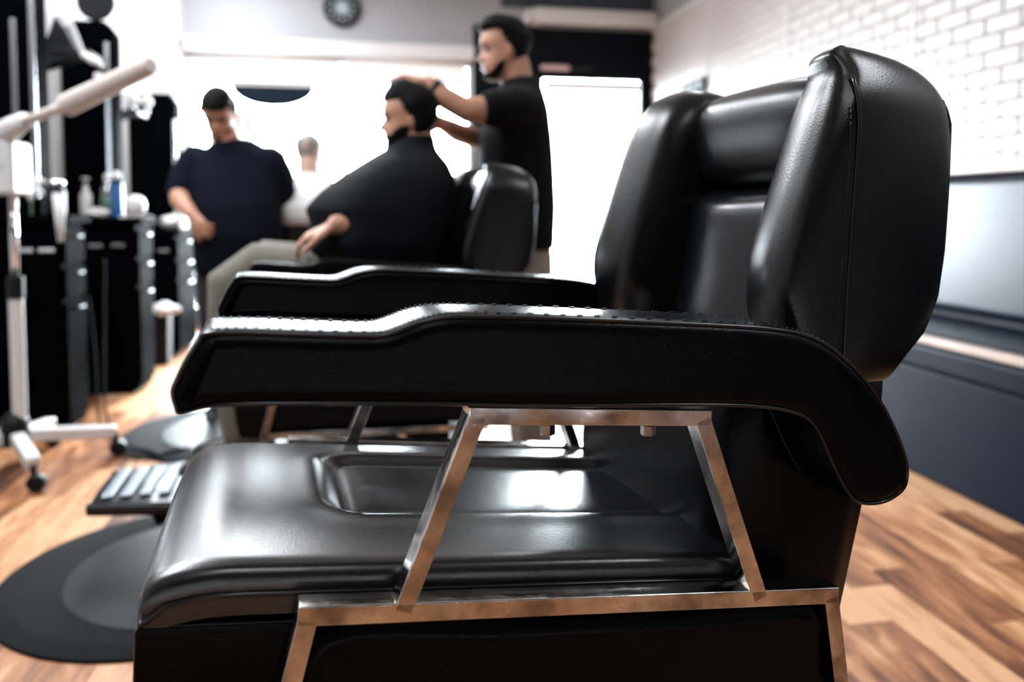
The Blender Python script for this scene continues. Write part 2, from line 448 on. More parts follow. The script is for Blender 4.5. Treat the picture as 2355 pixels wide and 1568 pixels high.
# round wall emblem
t = thing('wall_clock', 'round black wall clock with a patterned face high on the front wall', 'clock', (-.226, YF, 2.85))
Mr = Matrix.Rotation(PI/2, 4, 'X')
obj('clock_case', lathe(BM(), [(.0, .0), (.165, 0), (.17, .02), (.165, .045), (.145, .05), (.14, .035), (0, .035)], 40, M=Mr), 'black_plastic', t, smooth=False)
for k in range(12):
    a = k*PI/6
    obj('hour_mark', rbox(.09, .125, -.041, -.036, -.008, .008, Matrix.Rotation(a, 4, 'Y')), 'sign_light', t)
obj('clock_ring', lathe(BM(), [(.05, .035), (.06, .035), (.06, .042), (.05, .042)], 30, M=Mr), 'sign_light', t)
obj('clock_hand', rbox(-.006, .09, -.047, -.043, -.006, .006, Matrix.Rotation(.7, 4, 'Y')), 'sign_light', t)
obj('clock_hand', rbox(-.006, .065, -.047, -.043, -.006, .006, Matrix.Rotation(3.2, 4, 'Y')), 'sign_light', t)
# sign on the right wall
t = thing('wall_sign', 'small dark rectangular sign with pale ring marks on the white brick wall', 'sign', (XR-.02, 6.26, 2.06), 0)
obj('sign_plate', rbox(-.03, 0, -.24, .24, -.065, .065), 'sign_dark', t, bevel=.01)
for k, yy in enumerate((-.16, -.03, .10)):
    obj('ring_mark', lathe(BM(), [(.022, .0), (.042, .0), (.042, .004), (.022, .004)], 20, M=Matrix.Translation((-.034, yy, .008)) @ Matrix.Rotation(PI/2, 4, 'Y')), 'sign_light', t)
t = thing('wall_speaker', 'small black loudspeaker on the brick wall next to the dark sign', 'speaker', (XR-.02, 6.66, 1.90), 0)
obj('speaker_cabinet', rbox(-.12, 0, -.065, .065, -.11, .10), 'black_plastic', t, bevel=.03, seg=3)
obj('speaker_grille', lathe(BM(), [(0, 0), (.045, 0), (.045, .008), (0, .012)], 20, M=Matrix.Translation((-.121, 0, -.02)) @ Matrix.Rotation(-PI/2, 4, 'Y')), 'black_metal', t)
# outside
struct('pavement', rbox(-9, 12, YF+.16, 30, -.12, -.05), 'concrete')
t = thing('flag', 'red and blue flag hanging outside the front window', 'flag', (-1.50, YF+.6, 0), 0)
bm = BM(); tube(bm, [(0, 0, -.05), (0, 0, 2.3)], .012, 8); obj('flag_pole', bm, 'alu', t)
def cloth_strip(x0, x1, za, zb, m, nm):
    bm = BM(); n = 10; secs = []
    for i in range(n+1):
        x = x0+(x1-x0)*i/n; y = .03*math.sin(i*1.3); dz = -.12*(i/n)
        secs.append([(x, y-.002, za+dz), (x, y+.002, za+dz), (x, y+.002, zb+dz), (x, y-.002, zb+dz)])
    loft(bm, secs); return obj(nm, bm, m, t, smooth=False)
cloth_strip(.01, .42, 1.86, 2.06, 'red', 'red_stripe'); cloth_strip(.01, .42, 1.66, 1.86, 'white_cloth', 'white_stripe'); cloth_strip(.01, .42, 1.46, 1.66, 'blue', 'blue_stripe')

# ceiling lights (unseen; several added for the light they throw)
def ceiling_lamp(x, y, lx, ly, label):
    t = thing('ceiling_light', label, 'ceiling light', (x, y, ZC), 0, 'ceiling light panels')
    bm = BM()
    for s in (-1, 1):
        box(bm, s*(lx/2+.02)-.02, s*(lx/2+.02)+.02, -ly/2-.04, ly/2+.04, -.06, 0)
        box(bm, -lx/2, lx/2, s*(ly/2+.02)-.02, s*(ly/2+.02)+.02, -.06, 0)
    obj('light_frame', bm, 'white_plastic', t)
    obj('diffuser', rbox(-lx/2, lx/2, -ly/2, ly/2, -.045, -.03), 'tube_lamp', t)
ceiling_lamp(-1.15, 6.2, .6, 1.2, 'ceiling light panel in the front corner by the white column')
ceiling_lamp(-.40, 5.2, .6, 1.2, 'added ceiling light panel between the far chair and the front window')  # extra lamp added to reflect in the near seat
ceiling_lamp(-1.3, 3.6, .6, 1.2, 'added ceiling light panel over the steamer stand')  # added to wash the upper left wall that the chair wing reflects
ceiling_lamp(-1.3, 1.9, .6, 1.2, 'added ceiling light panel over the mirror beside the near chair')  # second added wall washer for the chair wing
ceiling_lamp(1.6, 3.4, .14, 1.2, 'ceiling light strip over the bench by the brick wall')
ceiling_lamp(2.3, .1, .3, 1.4, 'ceiling light strip over the near end of the bench')
ceiling_lamp(.3, -1.1, .10, 1.2, 'added ceiling light strip at the back of the shop, in the middle')  # added to brighten the floor reflected in the chair frame

# ------------------------------------------------------------------ bench along the brick wall
t = thing('banquette_bench', 'long dark leather banquette bench with wooden trim along the brick wall', 'bench', (0, 0, 0))
BY0, BY1 = -1.2, 6.2
obj('base', rbox(2.11, 2.66, BY0, BY1, 0, .43), 'leather_base', t, bevel=.015)
obj('seat_trim', rbox(2.075, 2.12, BY0, BY1, .535, .565), 'ledge_wood', t, bevel=.006)
obj('seat_edge', rbox(2.085, 2.16, BY0, BY1, .425, .537), 'leather_base', t, bevel=.03, seg=4)
def cushion(x0, x1, y0, y1, z0, z1, r, m, name, parent):
    return obj(name, rbox(x0, x1, y0, y1, z0, z1), m, parent, bevel=r, seg=5)
yy = BY0
while yy < BY1-.1:
    y2 = min(yy+1.48, BY1)
    cushion(2.118, 2.56, yy+.004, y2-.004, .44, .572, .028, 'leather_bench', 'seat_cushion', t)
    cushion(2.50, 2.66, yy+.004, y2-.004, .59, 1.195, .05, 'leather_bench', 'back_cushion', t)
    yy = y2
obj('top_ledge', rbox(2.52, 2.69, BY0, BY1, 1.20, 1.222), 'ledge_wood', t, bevel=.004)
# ------------------------------------------------------------------ barber chair (local x = towards its back, y = lateral, z up)
ARM = [(-0.36,0.951),(-0.33,0.951),(-0.282,0.947),(-0.224,0.943),(-0.205,0.946),(-0.185,0.953),(-0.16,0.957),(-0.124,0.956),(-0.05,0.951),(0.039,0.944),(0.134,0.936),(0.184,0.930),(0.216,0.923),(0.248,0.908),(0.281,0.882),(0.31,0.850),(0.334,0.812),(0.347,0.783),(0.351,0.764),(0.347,0.747),(0.333,0.737),(0.314,0.732),(0.291,0.734),(0.274,0.744),(0.26,0.763),(0.246,0.788),(0.237,0.807),(0.226,0.824),(0.207,0.837),(0.166,0.847),(0.087,0.855),(-0.049,0.864),(-0.172,0.875),(-0.283,0.883),(-0.331,0.886),(-0.361,0.886),(-0.381,0.882),(-0.386,0.891),(-0.388,0.902),(-0.386,0.909),(-0.377,0.928),(-0.367,0.944)]
def cap_flat(o):
    for p in o.data.polygons:
        if len(p.vertices) > 4: p.use_smooth = False
    return o
def profile_pad(name, outline, y0, hw, r, material, parent, crown=.003):
    """upholstered pad: outline in x,z extruded across y with rounded edges"""
    P = catmull(outline, 3); secs = []
    k = 5
    lev = [(-(hw-r+r*math.sin(a)), r*(1-math.cos(a))) for a in [PI/2*(1-i/k) for i in range(k+1)]]
    lev = [(-hw, r+.0025)] + lev
    full = lev + [(-d, i) for d, i in lev[::-1]]
    bm = BM()
    for d, ins in full:
        secs.append([(q[0], y0+d, q[1]) for q in offset_poly(P, ins)])
    loft(bm, secs, cap=True)
    return cap_flat(obj(name, bm, material, parent, smooth=True))
def chair_base(t, h):
    """h = height added to the hydraulic column"""
    bm = BM(); lathe(bm, [(0, 0), (.30, 0), (.305, .012), (.30, .02), (.18, .045), (.08, .06), (.07, .09), (.07, .30), (.05, .31), (.05, .47+h), (0, .47+h)], 40)
    b = obj('pedestal_base', bm, 'chrome', t, smooth=False)
    b['low'] = 1
    bm = BM(); tube(bm, [(.0, -.09, .36), (.03, -.24, .36), (.05, -.30, .36)], .010, 8); o = obj('pump_lever', bm, 'chrome', t); o['low'] = 1

NOSE = [(.84,.235),(.88,.212),(.93,.200),(.96,.196),(1.007,.208),(1.08,.233),(1.14,.255),(1.17,.266),(1.197,.281),(1.215,.297),(1.225,.314),(1.2355,.345)]
REAR = [(.84,.395),(.869,.418),(.904,.452),(.945,.470),(1.0,.478),(1.08,.482),(1.154,.483),(1.195,.478),(1.215,.468),(1.225,.455),(1.2355,.425)]
SEAM = [(.84,.315),(.9,.316),(1.0,.322),(1.14,.330),(1.2,.329),(1.232,.352)]
def lift(u, z): return z + sstep(1.10, 1.233, z)*((.345-u)*.17+.010 if u > .345 else .010-.02*(.345-u))
def bolster(s, t):
    secs = []; zs = [.842, .85, .865, .885, .91, .94, .97, 1.0, 1.04, 1.08, 1.12, 1.16, 1.185, 1.203, 1.215, 1.223, 1.229, 1.2335, 1.2355]
    for z in zs:
        n, r, m = lerp(NOSE, z), lerp(REAR, z), lerp(SEAM, z)
        k = 1.0
        if z > 1.17: k = math.sqrt(max(.0, 1-((z-1.17)/.066)**2))*.62+.38
        if z < .875: k = .72+.28*math.sqrt(max(0., 1-((.875-z)/.034)**2))
        vo, vi = .19+.052*k-.018*sstep(1.15, 1.235, z), .19-.075*k
        n += (.040 if s < 0 else .0)*(1-sstep(1.20, 1.234, z))
        m = min(max(m, n+.030*min(1., (r-n)/.17)), r-.02*min(1., (r-n)/.17))
        w_ = vo-.2
        k2 = min(1., (r-n)/.17); kk = min(1., (.196-vi)/.081); g = min(1., k2*1.0)
        c = [(n, .196), (n+.001*g, .2+w_*.33), (n+.008*g, .2+w_*.70), (n+.022*g, vo-.003*kk), (m, vo), (m+(r-m)*.35, vo+.004*kk), (m+(r-m)*.75, vo+.002*kk), (r-.012*g, vo-.004*kk), (r, vo-.020*kk),
             (r+.004*g, (vo+vi)/2), (r, vi+.012*kk), (r-.02*g, vi), ((n+r)/2+.03*g, vi-.004*kk), (n+(r-n)*.32, vi-.002*kk), (n+.036*g, vi+.008*kk), (n+.018*g, vi+.022*kk), (n+.007*g, vi+.048*kk)]
        c = catmull(c, 2)
        secs.append([(u, s*v, z + sstep(1.10, 1.233, z)*((.345-u)*.17+.010 if u > .345 else .010-.02*(.345-u))) for u, v in c])
    bm = BM(); loft(bm, secs)
    o = obj('side_bolster', bm, 'leather_back', t, smooth=True, sub=1)
    # piping down the seam and the back edge
    bm = BM(); tube(bm, [(lerp(SEAM, z)+.004, s*(.19+.052*(1 if z < 1.17 else math.sqrt(max(.0, 1-((z-1.17)/.066)**2))*.62+.38)-.018*sstep(1.15, 1.235, z)+.0005), lift(lerp(SEAM, z)+.004, z)) for z in [.86+.0112*i for i in range(31)]], .0024, 6)
    obj('piping', bm, 'piping', o, smooth=True)
    bm = BM(); tube(bm, [(lerp(REAR, z)-.012, s*(.19+.052*(1 if z < 1.17 else math.sqrt(max(.0, 1-((z-1.17)/.066)**2))*.62+.38)-.018*sstep(1.15, 1.235, z)-.007), lift(lerp(REAR, z)-.010, z)) for z in [.88+.011*i for i in range(29)]], .0024, 6)
    obj('piping', bm, 'piping', o, smooth=True)
    bm = BM()
    for i in range(44):
        z = .88+.0068*i; u = lerp(SEAM, z)-.007
        v = .19+.052-.0005
        if z > 1.17: continue
        beam(bm, (u, s*v, z), (u+.0008, s*v, z+.0042), .0012, .0014)
    st = obj('stitching', bm, 'stitch', o); st['kind'] = 'stuff'
def make_chair(label, loc, rz, group):
    t = thing('barber_chair', label, 'barber chair', loc, rz, group)
    for s in (-1, 1):
        a = profile_pad('armrest', ARM, s*.27, .045, .014, 'leather', t)
        P = offset_poly(catmull(ARM, 3), .0028)
        bm = BM()
        for d in (-.041, .041):
            tube(bm, [(q[0], s*.27+d, q[1]) for q in P], .0021, 6, closed=True)
        obj('piping', bm, 'piping', a, smooth=True)
        bm = BM(); Pq = offset_poly(catmull(ARM[:18], 10, closed=False), -.0006)
        for i in range(2, len(Pq)-2, 2):
            for d in (-.0335, .0335):
                q, q2 = Pq[i], Pq[i+1]
                m = .62
                beam(bm, (q[0], s*.27+d, q[1]), (q[0]+(q2[0]-q[0])*m, s*.27+d, q[1]+(q2[1]-q[1])*m), .0012, .0013)
        st = obj('stitching', bm, 'stitch', a); st['kind'] = 'stuff'
        # polished tube frame
        y = s*.267; D = .026; Wd = .0185
        def B(nm, p, q, w=Wd, d=D, yy=y): return obj(nm, beam(BM(), (p[0], yy, p[1]), (q[0], yy, q[1]), w, d), 'steel', t, bevel=.0016, seg=2)
        B('frame_rail', (-.2905, .6855), (.2895, .6205))
        B('front_post', (-.196, .6745), (-.1225, .8575))
        B('rear_post', (.1895, .6305), (.1165, .8335))
        B('arm_bar', (-.1330, .8555), (.1270, .8330), .0175)
        B('front_leg_tube', (-.2815, .681), (-.345, .44))
        B('rear_leg_tube', (.2800, .6205), (.309, .44))
        B('lower_rail', (-.352, .448), (.316, .432))
        for u, z in ((-.05, .838), (.06, .828)):
            bm = BM(); tube(bm, [(u, s*.267, z), (u, s*.267, z-.010)], [.008, .008], 6); obj('bolt', bm, 'steel', t)
        # padded side panel
        pan = [(-.270, .664), (-.10, .647), (.12, .622), (.266, .606), (.281, .54), (.292, .452), (0, .460), (-.322, .464), (-.30, .55)]
        bm = BM(); secs = []
        for d, i in ((.030, .0), (.014, .0), (.010, .001), (.005, .005), (.002, .010), (.0005, .016)):
            secs.append([(q[0], s*(.272-d) if True else 0, q[1]) for q in offset_poly(catmull(pan, 4), i)])
        loft(bm, secs)
        cap_flat(obj('side_panel', bm, 'leather', t, smooth=True))
        bolster(s, t)
    # centre of the back
    UC = [(.56,.235),(.66,.235),(.75,.245),(.85,.275),(.913,.292),(1.0,.308),(1.05,.318),(1.072,.330),(1.082,.350),(1.085,.37)]
    secs = []
    for z in [.86,.88,.90,.93,.96,1.0,1.03,1.05,1.065,1.075,1.082,1.086]:
        u0 = lerp(UC, z); r = lerp(REAR, z)-.015; sec = []
        for i in range(17):
            v = -.135+.27*i/16
            u = u0 - .020*math.cos(v/.135*PI/2)**2 + .020*(abs(v)/.135)**4*.6
            sec.append((u, v, z - .010*math.cos(v/.135*PI/2)*sstep(1.05, 1.08, z)))
        sec += [(r-.03, .137, z), (r, .12, z), (r, -.12, z), (r-.03, -.137, z)]
        secs.append(sec)
    obj('backrest', loft(BM(), secs), 'leather_back', t, smooth=True, sub=1)
    # lower back body
    secs = []
    for z, a, b in [(.50,.19,.352),(.52,.175,.360),(.56,.168,.372),(.63,.166,.388),(.70,.166,.405),(.78,.172,.424),(.83,.185,.430),(.86,.205,.428),(.88,.23,.42)]:
        hw = .232
        sec = [(a+.03, -hw+.012, z), (a+.006, -hw+.03, z), (a, -hw+.07, z), (a, 0, z), (a, hw-.07, z), (a+.006, hw-.03, z), (a+.03, hw-.012, z), (b-.03, hw-.012, z), (b-.004, hw-.03, z), (b, 0, z), (b-.004, -hw+.03, z), (b-.03, -hw+.012, z)]
        secs.append(sec)
    obj('lower_back', loft(BM(), secs), 'leather', t, smooth=True, sub=1)
    # headrest cushion
    prof = []
    for k in range(24):
        a = 2*PI*k/24; ca, sa = math.cos(a), math.sin(a)
        prof.append((.388 + .062*math.copysign(abs(ca)**.72, ca), 1.153 + .0745*math.copysign(abs(sa)**.72, sa)))
    secs = []
    for v in (-.152, -.148, -.135, -.10, -.05, 0, .05, .10, .135, .148, .152):
        k = math.sqrt(max(.3, 1-(abs(v)/.165)**6))
        k = 1 - (1-k)*.5
        secs.append([(.388+(u-.388)*k, v, 1.153+(z-1.153)*k) for u, z in prof])
    obj('headrest', loft(BM(), secs), 'leather_back', t, smooth=True, sub=1)
    # seat
    U0, U1, HV = -.424, .205, .243
    nu, nv = 84, 60
    def seat_z(u, v):
        base = .732 - .112*(u-U0) - .050*(v+HV)
        base += .016*(1-(v/HV)**2)
        du = (u-U0)
        if du < .085: base -= .026*(1-math.sqrt(max(0, 1-((.085-du)/.085)**2)))
        dv = HV-abs(v)
        if dv < .018: base -= .012*(1-math.sqrt(max(0, 1-((.018-dv)/.018)**2)))
        # sunken centre panel with a crease around it
        cv_, cu_ = .005, -.005
        cu2, cv2 = max(abs(u-cu_)-.200, 0), max(abs(v-cv_)-.082, 0)
        d = math.hypot(cu2, cv2)-.030
        base -= .013*(1-sstep(-.010, .030, d))
        base -= .006*math.exp(-(d/.0055)**2)
        base += .002*math.exp(-((d-.028)/.018)**2)
        # pillow of the sunken panel, slight sag of the near edge where it is sat on
        base += .006*(1-sstep(-.09, -.008, d))
        return base
    bm = BM(); G = []
    for i in range(nu+1):
        q = i/nu
        u = U0 + (U1-U0)*(q**1.35 if q < .5 else q**1.35)
        row = []
        for j in range(nv+1):
            w = -1+2*j/nv; v = HV*math.copysign(1-(1-abs(w))**1.35, w)
            row.append(bm.verts.new((u, v, seat_z(u, v))))
        G.append(row)
    for i in range(nu):
        for j in range(nv): bm.faces.new((G[i][j], G[i+1][j], G[i+1][j+1], G[i][j+1]))
    # skirt below the cushion
    ring = [G[i][0] for i in range(nu, -1, -1)] + [G[0][j] for j in range(1, nv+1)] + [G[i][nv] for i in range(1, nu+1)]
    prev = ring
    for dz, off in ((.012, .000), (.022, .0005)):
        cur = [bm.verts.new((v.co.x - (off if v.co.x < U0+.001 else 0), v.co.y, v.co.z-dz)) for v in prev]
        for a, b, c, d in zip(prev, prev[1:], cur[1:], cur): bm.faces.new((a, b, c, d))
        prev = cur
    seat = obj('seat_cushion', bm, 'leather_seat', t, smooth=True)
    bm = BM()
    ed = [(U1-(U1-U0)*i/30, -HV-.001) for i in range(31)] + [(U0-.001, -HV+2*HV*i/24) for i in range(1, 24)] + [(U0+(U1-U0)*i/30, HV+.001) for i in range(31)]
    tube(bm, [(u, v, seat_z(max(u, U0), max(-HV, min(HV, v)))-.014) for u, v in ed], .0032, 6)
    obj('piping', bm, 'piping', seat, smooth=True)
    # seat box
    secs = []
    for z0, du in ((.0, 0), (-.006, -.006), (-.05, -.008), (-.15, -.004), (-.24, .010)):
        sec = []
        for u, v in [(U0+.0, -HV), (U0-.002, -HV*.6), (U0-.003, 0), (U0-.002, HV*.6), (U0, HV), (-.2, HV), (0, HV), (.2, HV), (.2, -HV), (0, -HV), (-.2, -HV)]:
            sec.append((u+(du if u < U0+.01 else 0), v*(1.004 if du < 0 else 1), .694 - .112*(u-U0) - .050*(v+HV)*.8 + z0 - .014))
        secs.append(sec)
    obj('seat_box', loft(BM(), secs), 'leather', t, bevel=.012, seg=3)
    chair_base(t, .0)
    # foot plate on a bracket
    fp = [(-.835, -.135), (-.84, 0), (-.835, .135), (-.82, .155), (-.56, .205), (-.54, .19), (-.53, 0), (-.54, -.19), (-.56, -.205), (-.82, -.155)]
    P = catmull(fp, 3); bm = BM()
    loft(bm, [[(x, y, z) for x, y in offset_poly(P, i)] for z, i in ((.170, .012), (.172, .0), (.195, -.004), (.203, .0), (.207, .008))])
    fo = obj('foot_plate', bm, 'black_metal', t, smooth=False, bevel=.003)
    for k in range(6):
        u = -.795+.052*k
        obj('tread_rib', rbox(u-.016, u+.016, -.128, .128, .206, .219), 'tread', fo, bevel=.005, seg=3)
    bm = BM(); tube(bm, [(-.68, -.02, .175), (-.67, -.02, .12), (-.58, 0, .15), (-.40, 0, .30), (-.20, 0, .45)], [.04, .045, .035, .026, .026], 12)
    obj('foot_bracket', bm, 'black_metal', t, smooth=True)
    return t
def copy_tree(o, parent=None):
    c = o.copy(); COL.objects.link(c)
    if parent: c.parent = parent
    for ch in list(o.children): copy_tree(ch, c)
    return c
G_CH = 'black leather barber chairs in a row'
chair1 = make_chair('large black leather barber chair with polished steel arm frame in the foreground', (.19, 1.015, 0), math.radians(6.5), G_CH)
chair2 = copy_tree(chair1); chair2['label'] = 'black leather barber chair with the black-caped client sitting in it'
chair2.location = (.02, 2.60, -.05); chair2.rotation_euler = (0, 0, math.radians(4))
chair3 = copy_tree(chair1); chair3['label'] = 'black barber chair farthest back, holding the grey-haired man in the white cape'
chair3.location = (-.24, 4.75, -.05); chair3.rotation_euler = (0, 0, math.radians(-88))
for c in (chair2, chair3):
    for ch in c.children:
        if ch.get('low') or ch.name.startswith(('pedestal_base', 'pump_lever')): ch.location.z = .05 + .016
        if ch.name.startswith(('foot_plate', 'foot_bracket')): ch.location.z = .045
for ch in chair1.children:
    if ch.name.startswith(('pedestal_base', 'pump_lever')): ch.location.z = .016
# rubber mats
def mat_thing(cx, cy, label, right=1.0):
    t = thing('floor_mat', label, 'floor mat', (cx, cy, 0), 0, 'rubber chair mats')
    r = .47
    def outline(rr, xr):
        P = [(rr*math.cos(a), rr*math.sin(a)) for a in [PI/2+PI*k/36 for k in range(37)]]
        return P + [(xr, -rr), (xr, rr)]
    bm = BM(); loft(bm, [[(x, y, z) for x, y in outline(rr, right+d)] for z, rr, d in ((0, r, 0), (.008, r-.002, -.002), (.014, r-.05, -.05), (.0145, r-.06, -.06))])
    obj('mat_slab', bm, 'rubber', t, smooth=False, bevel=.002)
    bm = BM(); n = 60
    lathe(bm, [(0, .0145), (.355, .0145), (.350, .0165), (0, .0165)], n); obj('mat_disc', bm, 'rubber_shiny', t, loc=(.06, .0, 0))
mat_thing(-.555, 2.36, 'round-ended black rubber mat under the foot plate, nearest on the left')
mat_thing(-.66, 3.83, 'round-ended black rubber mat shining in the window light, farther back', 1.1)
# ------------------------------------------------------------------ barber stations along the left wall
def cabinet(x1, y0, y1, h, label, drawers=True):
    t = thing('station_cabinet', label, 'cabinet', (XL, y0, 0), 0, 'black barber station cabinets')
    w, d = x1-XL, y1-y0
    obj('cabinet_body', rbox(0.005, w-.02, 0, d, .02, h-.04), 'laminate', t, bevel=.004)
    obj('plinth', rbox(.01, w-.05, .02, d-.02, 0, .02), 'black_plastic', t)
    obj('worktop', rbox(0.005, w+.02, -.02, d+.02, h-.04, h), 'laminate', t, bevel=.006)
    for k, (a, b) in enumerate(((.06, .60), (.62, .76), (.78, .93))):
        a, b = a*h, b*h
        q = obj('door' if k == 0 else 'drawer', rbox(w-.02, w-.002, .008, d-.008, a, b), 'laminate', t, bevel=.003)
        bm = BM(); tube(bm, [(w+.012, d*.3, b-.03), (w+.012, d*.7, b-.03)], .006, 8); obj('handle', bm, 'black_metal', q, smooth=True)
    # two pulls on the near side drawer front
    q = obj('side_drawer', rbox(w*.30, w-.03, -.008, 0, h*.60, h*.93), 'laminate', t, bevel=.003)
    for xx in (w*.42, w*.68):
        obj('pull', rbox(xx, xx+.07, -.020, -.008, h*.835, h*.852), 'alu', q, bevel=.004)
    return t
cabinet(-1.375, 3.90, 4.16, 1.02, 'nearest black station cabinet, beside the white steamer stand')
cabinet(-1.275, 4.70, 4.98, 1.00, 'middle black station cabinet with the blue can and white bowl on it')
cabinet(-1.32, 5.80, 6.38, .90, 'farthest black station cabinet beside the navy-shirted barber')
def tower(y, x1, z0, z1, label, strips, depth=.12):
    t = thing('mirror_tower', label, 'mirror panel', (XL, y, z0), 0, 'black mirror towers on the left wall')
    w, h = x1-XL, z1-z0
    P = [(0.005, 0), (w, 0), (w, h-.07), (w-.05, h), (0.005, h)]
    obj('tower_panel', loft(BM(), [[(px, yy, pz) for px, pz in P] for yy in (0, depth)]), 'laminate', t, bevel=.004)
    for xs, za, zb in strips:
        obj('edge_strip', rbox(xs-XL-.012, xs-XL+.012, -.012, -.001, za-z0, zb-z0), 'alu', t, bevel=.003)
    # mirror on the window side of the tower
    obj('mirror', rbox(.03, w-.03, depth+.001, depth+.006, .08, h-.12), 'chrome', t)
    return t
tower(3.99, -1.505, 1.02, 2.75, 'nearest tall black mirror tower with two bright metal strips', [(-1.60, 1.3, 1.92), (-1.522, 1.1, 2.3)])
tower(4.87, -1.43, 1.00, 2.12, 'middle black mirror tower with a cut corner and metal strip', [(-1.468, 1.05, 2.0)])
tower(6.12, -1.385, .90, 1.89, 'farthest black mirror tower behind the navy-shirted barber', [(-1.398, .95, 1.70)])
# wall mirrors between the towers
def wall_mirror(y0, y1, z0, z1, label):
    t = thing('wall_mirror', label, 'mirror', (XL, (y0+y1)/2, z0), 0, 'frameless wall mirrors')
    h, d = z1-z0, (y1-y0)/2
    obj('mirror_glass', rbox(.008, .014, -d, d, 0, h), 'chrome', t)
    obj('mirror_backing', rbox(0, .008, -d-.01, d+.01, -.01, h+.01), 'white_paint', t)
wall_mirror(5.02, 5.80, 1.12, 2.0, 'wall mirror between the middle and farthest black towers')
wall_mirror(4.18, 4.66, 1.15, 1.80, 'wall mirror between the nearest and middle black towers')
wall_mirror(1.2, 2.45, 1.0, 2.15, 'large unseen wall mirror added at the station beside the near chair')  # out of view; added to bounce daylight onto the near chair's wing
wall_mirror(2.55, 3.85, 1.0, 2.15, 'large unseen wall mirror added at the station behind the steamer')  # second added reflector for the near chair's wing, out of view
# wall shelves
def wall_shelf(x1, y0, y1, z, label):
    t = thing('wall_shelf', label, 'shelf', (XL, (y0+y1)/2, z), 0, 'small black wall shelves')
    w, d = x1-XL, (y1-y0)/2
    obj('shelf_board', rbox(0.004, w, -d, d, -.03, 0), 'black_plastic', t, bevel=.008)
    for s in (-1, 1): obj('shelf_bracket', loft(BM(), [[(0.004, yy, -.03), (w*.7, yy, -.03), (0.004, yy, -.11)] for yy in (s*d*.7-.006, s*d*.7+.006)]), 'black_metal', t)
wall_shelf(-1.40, 4.36, 4.56, 1.86, 'small black wall shelf with the white corded clipper, left of the middle tower')
wall_shelf(-1.40, 5.20, 5.42, 1.66, 'small black wall shelf holding two white bulbs, left of the farthest tower')
# hair clipper with coiled cord hanging from the upper shelf
t = thing('hair_clipper', 'white hair clipper hanging on a coiled white cord from the upper shelf', 'hair clipper', (-1.40, 4.33, 1.80))
bm = BM(); tube(bm, [(-.015, -.02, .03), (.03, -.02, -.002), (.075, -.02, -.028)], [.016, .018, .013], 12); obj('clipper_body', bm, 'white_plastic', t, smooth=True)
bm = BM()
tube(bm, [(-.075+.06*k/60 + .010*math.cos(k*1.0), -.02+.010*math.sin(k*1.0), .20-.17*k/60) for k in range(61)], .006, 6); obj('coiled_cord', bm, 'white_plastic', t, smooth=True)
t = thing('black_clipper', 'black wedge-shaped hair dryer standing on the upper black shelf', 'hair dryer', (-1.58, 4.45, 1.86))
obj('dryer_body', loft(BM(), [[(-.07, yy, 0), (.10, yy, 0), (.06, yy, .10), (.0, yy, .18), (-.03, yy, .10)] for yy in (-.03, .03)]), 'black_plastic', t, bevel=.012, seg=3)
obj('nozzle', lathe(BM(), [(.022, 0), (.03, .05), (.0, .05)], 14, c=(.03, 0, .13)), 'white_plastic', t)
def lat(name, prof, m, label, cat, loc, extra=None, seg=18, group=None):
    t = thing(name, label, cat, loc, 0, group)
    obj('body', lathe(BM(), prof, seg), m, t, smooth=True, bevel=0)
    for nm, pr, mm in (extra or []): obj(nm, lathe(BM(), pr, seg), mm, t, smooth=True)
    return t
for k, yy in enumerate((5.26, 5.36)):
    lat('light_bulb', [(0, 0), (.012, 0), (.014, .03), (.034, .055), (.036, .08), (.02, .105), (0, .112)], 'white_plastic', ('left', 'right')[k]+' one of two white globe bulbs on the farther wall shelf', 'light bulb', (-1.44+.05*k, yy, 1.66), [('bulb_cap', [(0, 0), (.015, 0), (.015, .028), (0, .028)], 'alu')], group='white bulbs on the shelf')
# items on the worktops
lat('spray_can', [(0, 0), (.033, 0), (.034, .01), (.034, .20), (.028, .215), (.0, .215)], 'can_blue', 'tall blue aerosol can on the middle worktop', 'spray can', (-1.41, 4.78, 1.0), [('can_cap', [(0, .21), (.022, .21), (.024, .245), (.012, .262), (0, .262)], 'white_plastic'), ('shoulder_band', [(.0345, .195), (.035, .195), (.035, .215), (.0345, .215)], 'black_plastic')])
lat('white_bowl', [(0, 0), (.03, 0), (.034, .012), (.055, .035), (.058, .075), (.050, .105), (.03, .122), (0, .128)], 'white_plastic', 'round white lidded bowl on the middle worktop', 'bowl', (-1.31, 4.76, 1.0))
lat('clear_spray_bottle', [(0, 0), (.036, 0), (.038, .01), (.038, .16), (.02, .19), (.014, .21), (0, .21)], 'clear_plastic', 'clear plastic spray bottle with white trigger behind the bowl', 'spray bottle', (-1.47, 4.82, 1.0), [('trigger_head', [(0, .20), (.016, .20), (.02, .235), (.012, .25), (0, .25)], 'white_plastic'), ('liquid_label', [(.0385, .04), (.039, .04), (.039, .11), (.0385, .11)], 'green_label')])
lat('white_bottle', [(0, 0), (.028, 0), (.03, .01), (.03, .13), (.014, .155), (.014, .18), (0, .18)], 'white_plastic', 'white pump bottle at the back of the middle worktop', 'bottle', (-1.58, 4.80, 1.0), [('pump', [(0, .18), (.006, .18), (.006, .21), (.02, .212), (.02, .225), (0, .225)], 'white_plastic')])
t = thing('hair_comb', 'white comb lying at the edge of the middle worktop', 'comb', (-1.31, 4.72, 1.0), .5)
obj('comb_spine', rbox(-.075, .075, -.006, .006, 0, .010), 'white_plastic', t)
for k in range(24): obj('tooth', rbox(-.07+k*.006, -.067+k*.006, -.03, -.005, .002, .008), 'white_plastic', t)
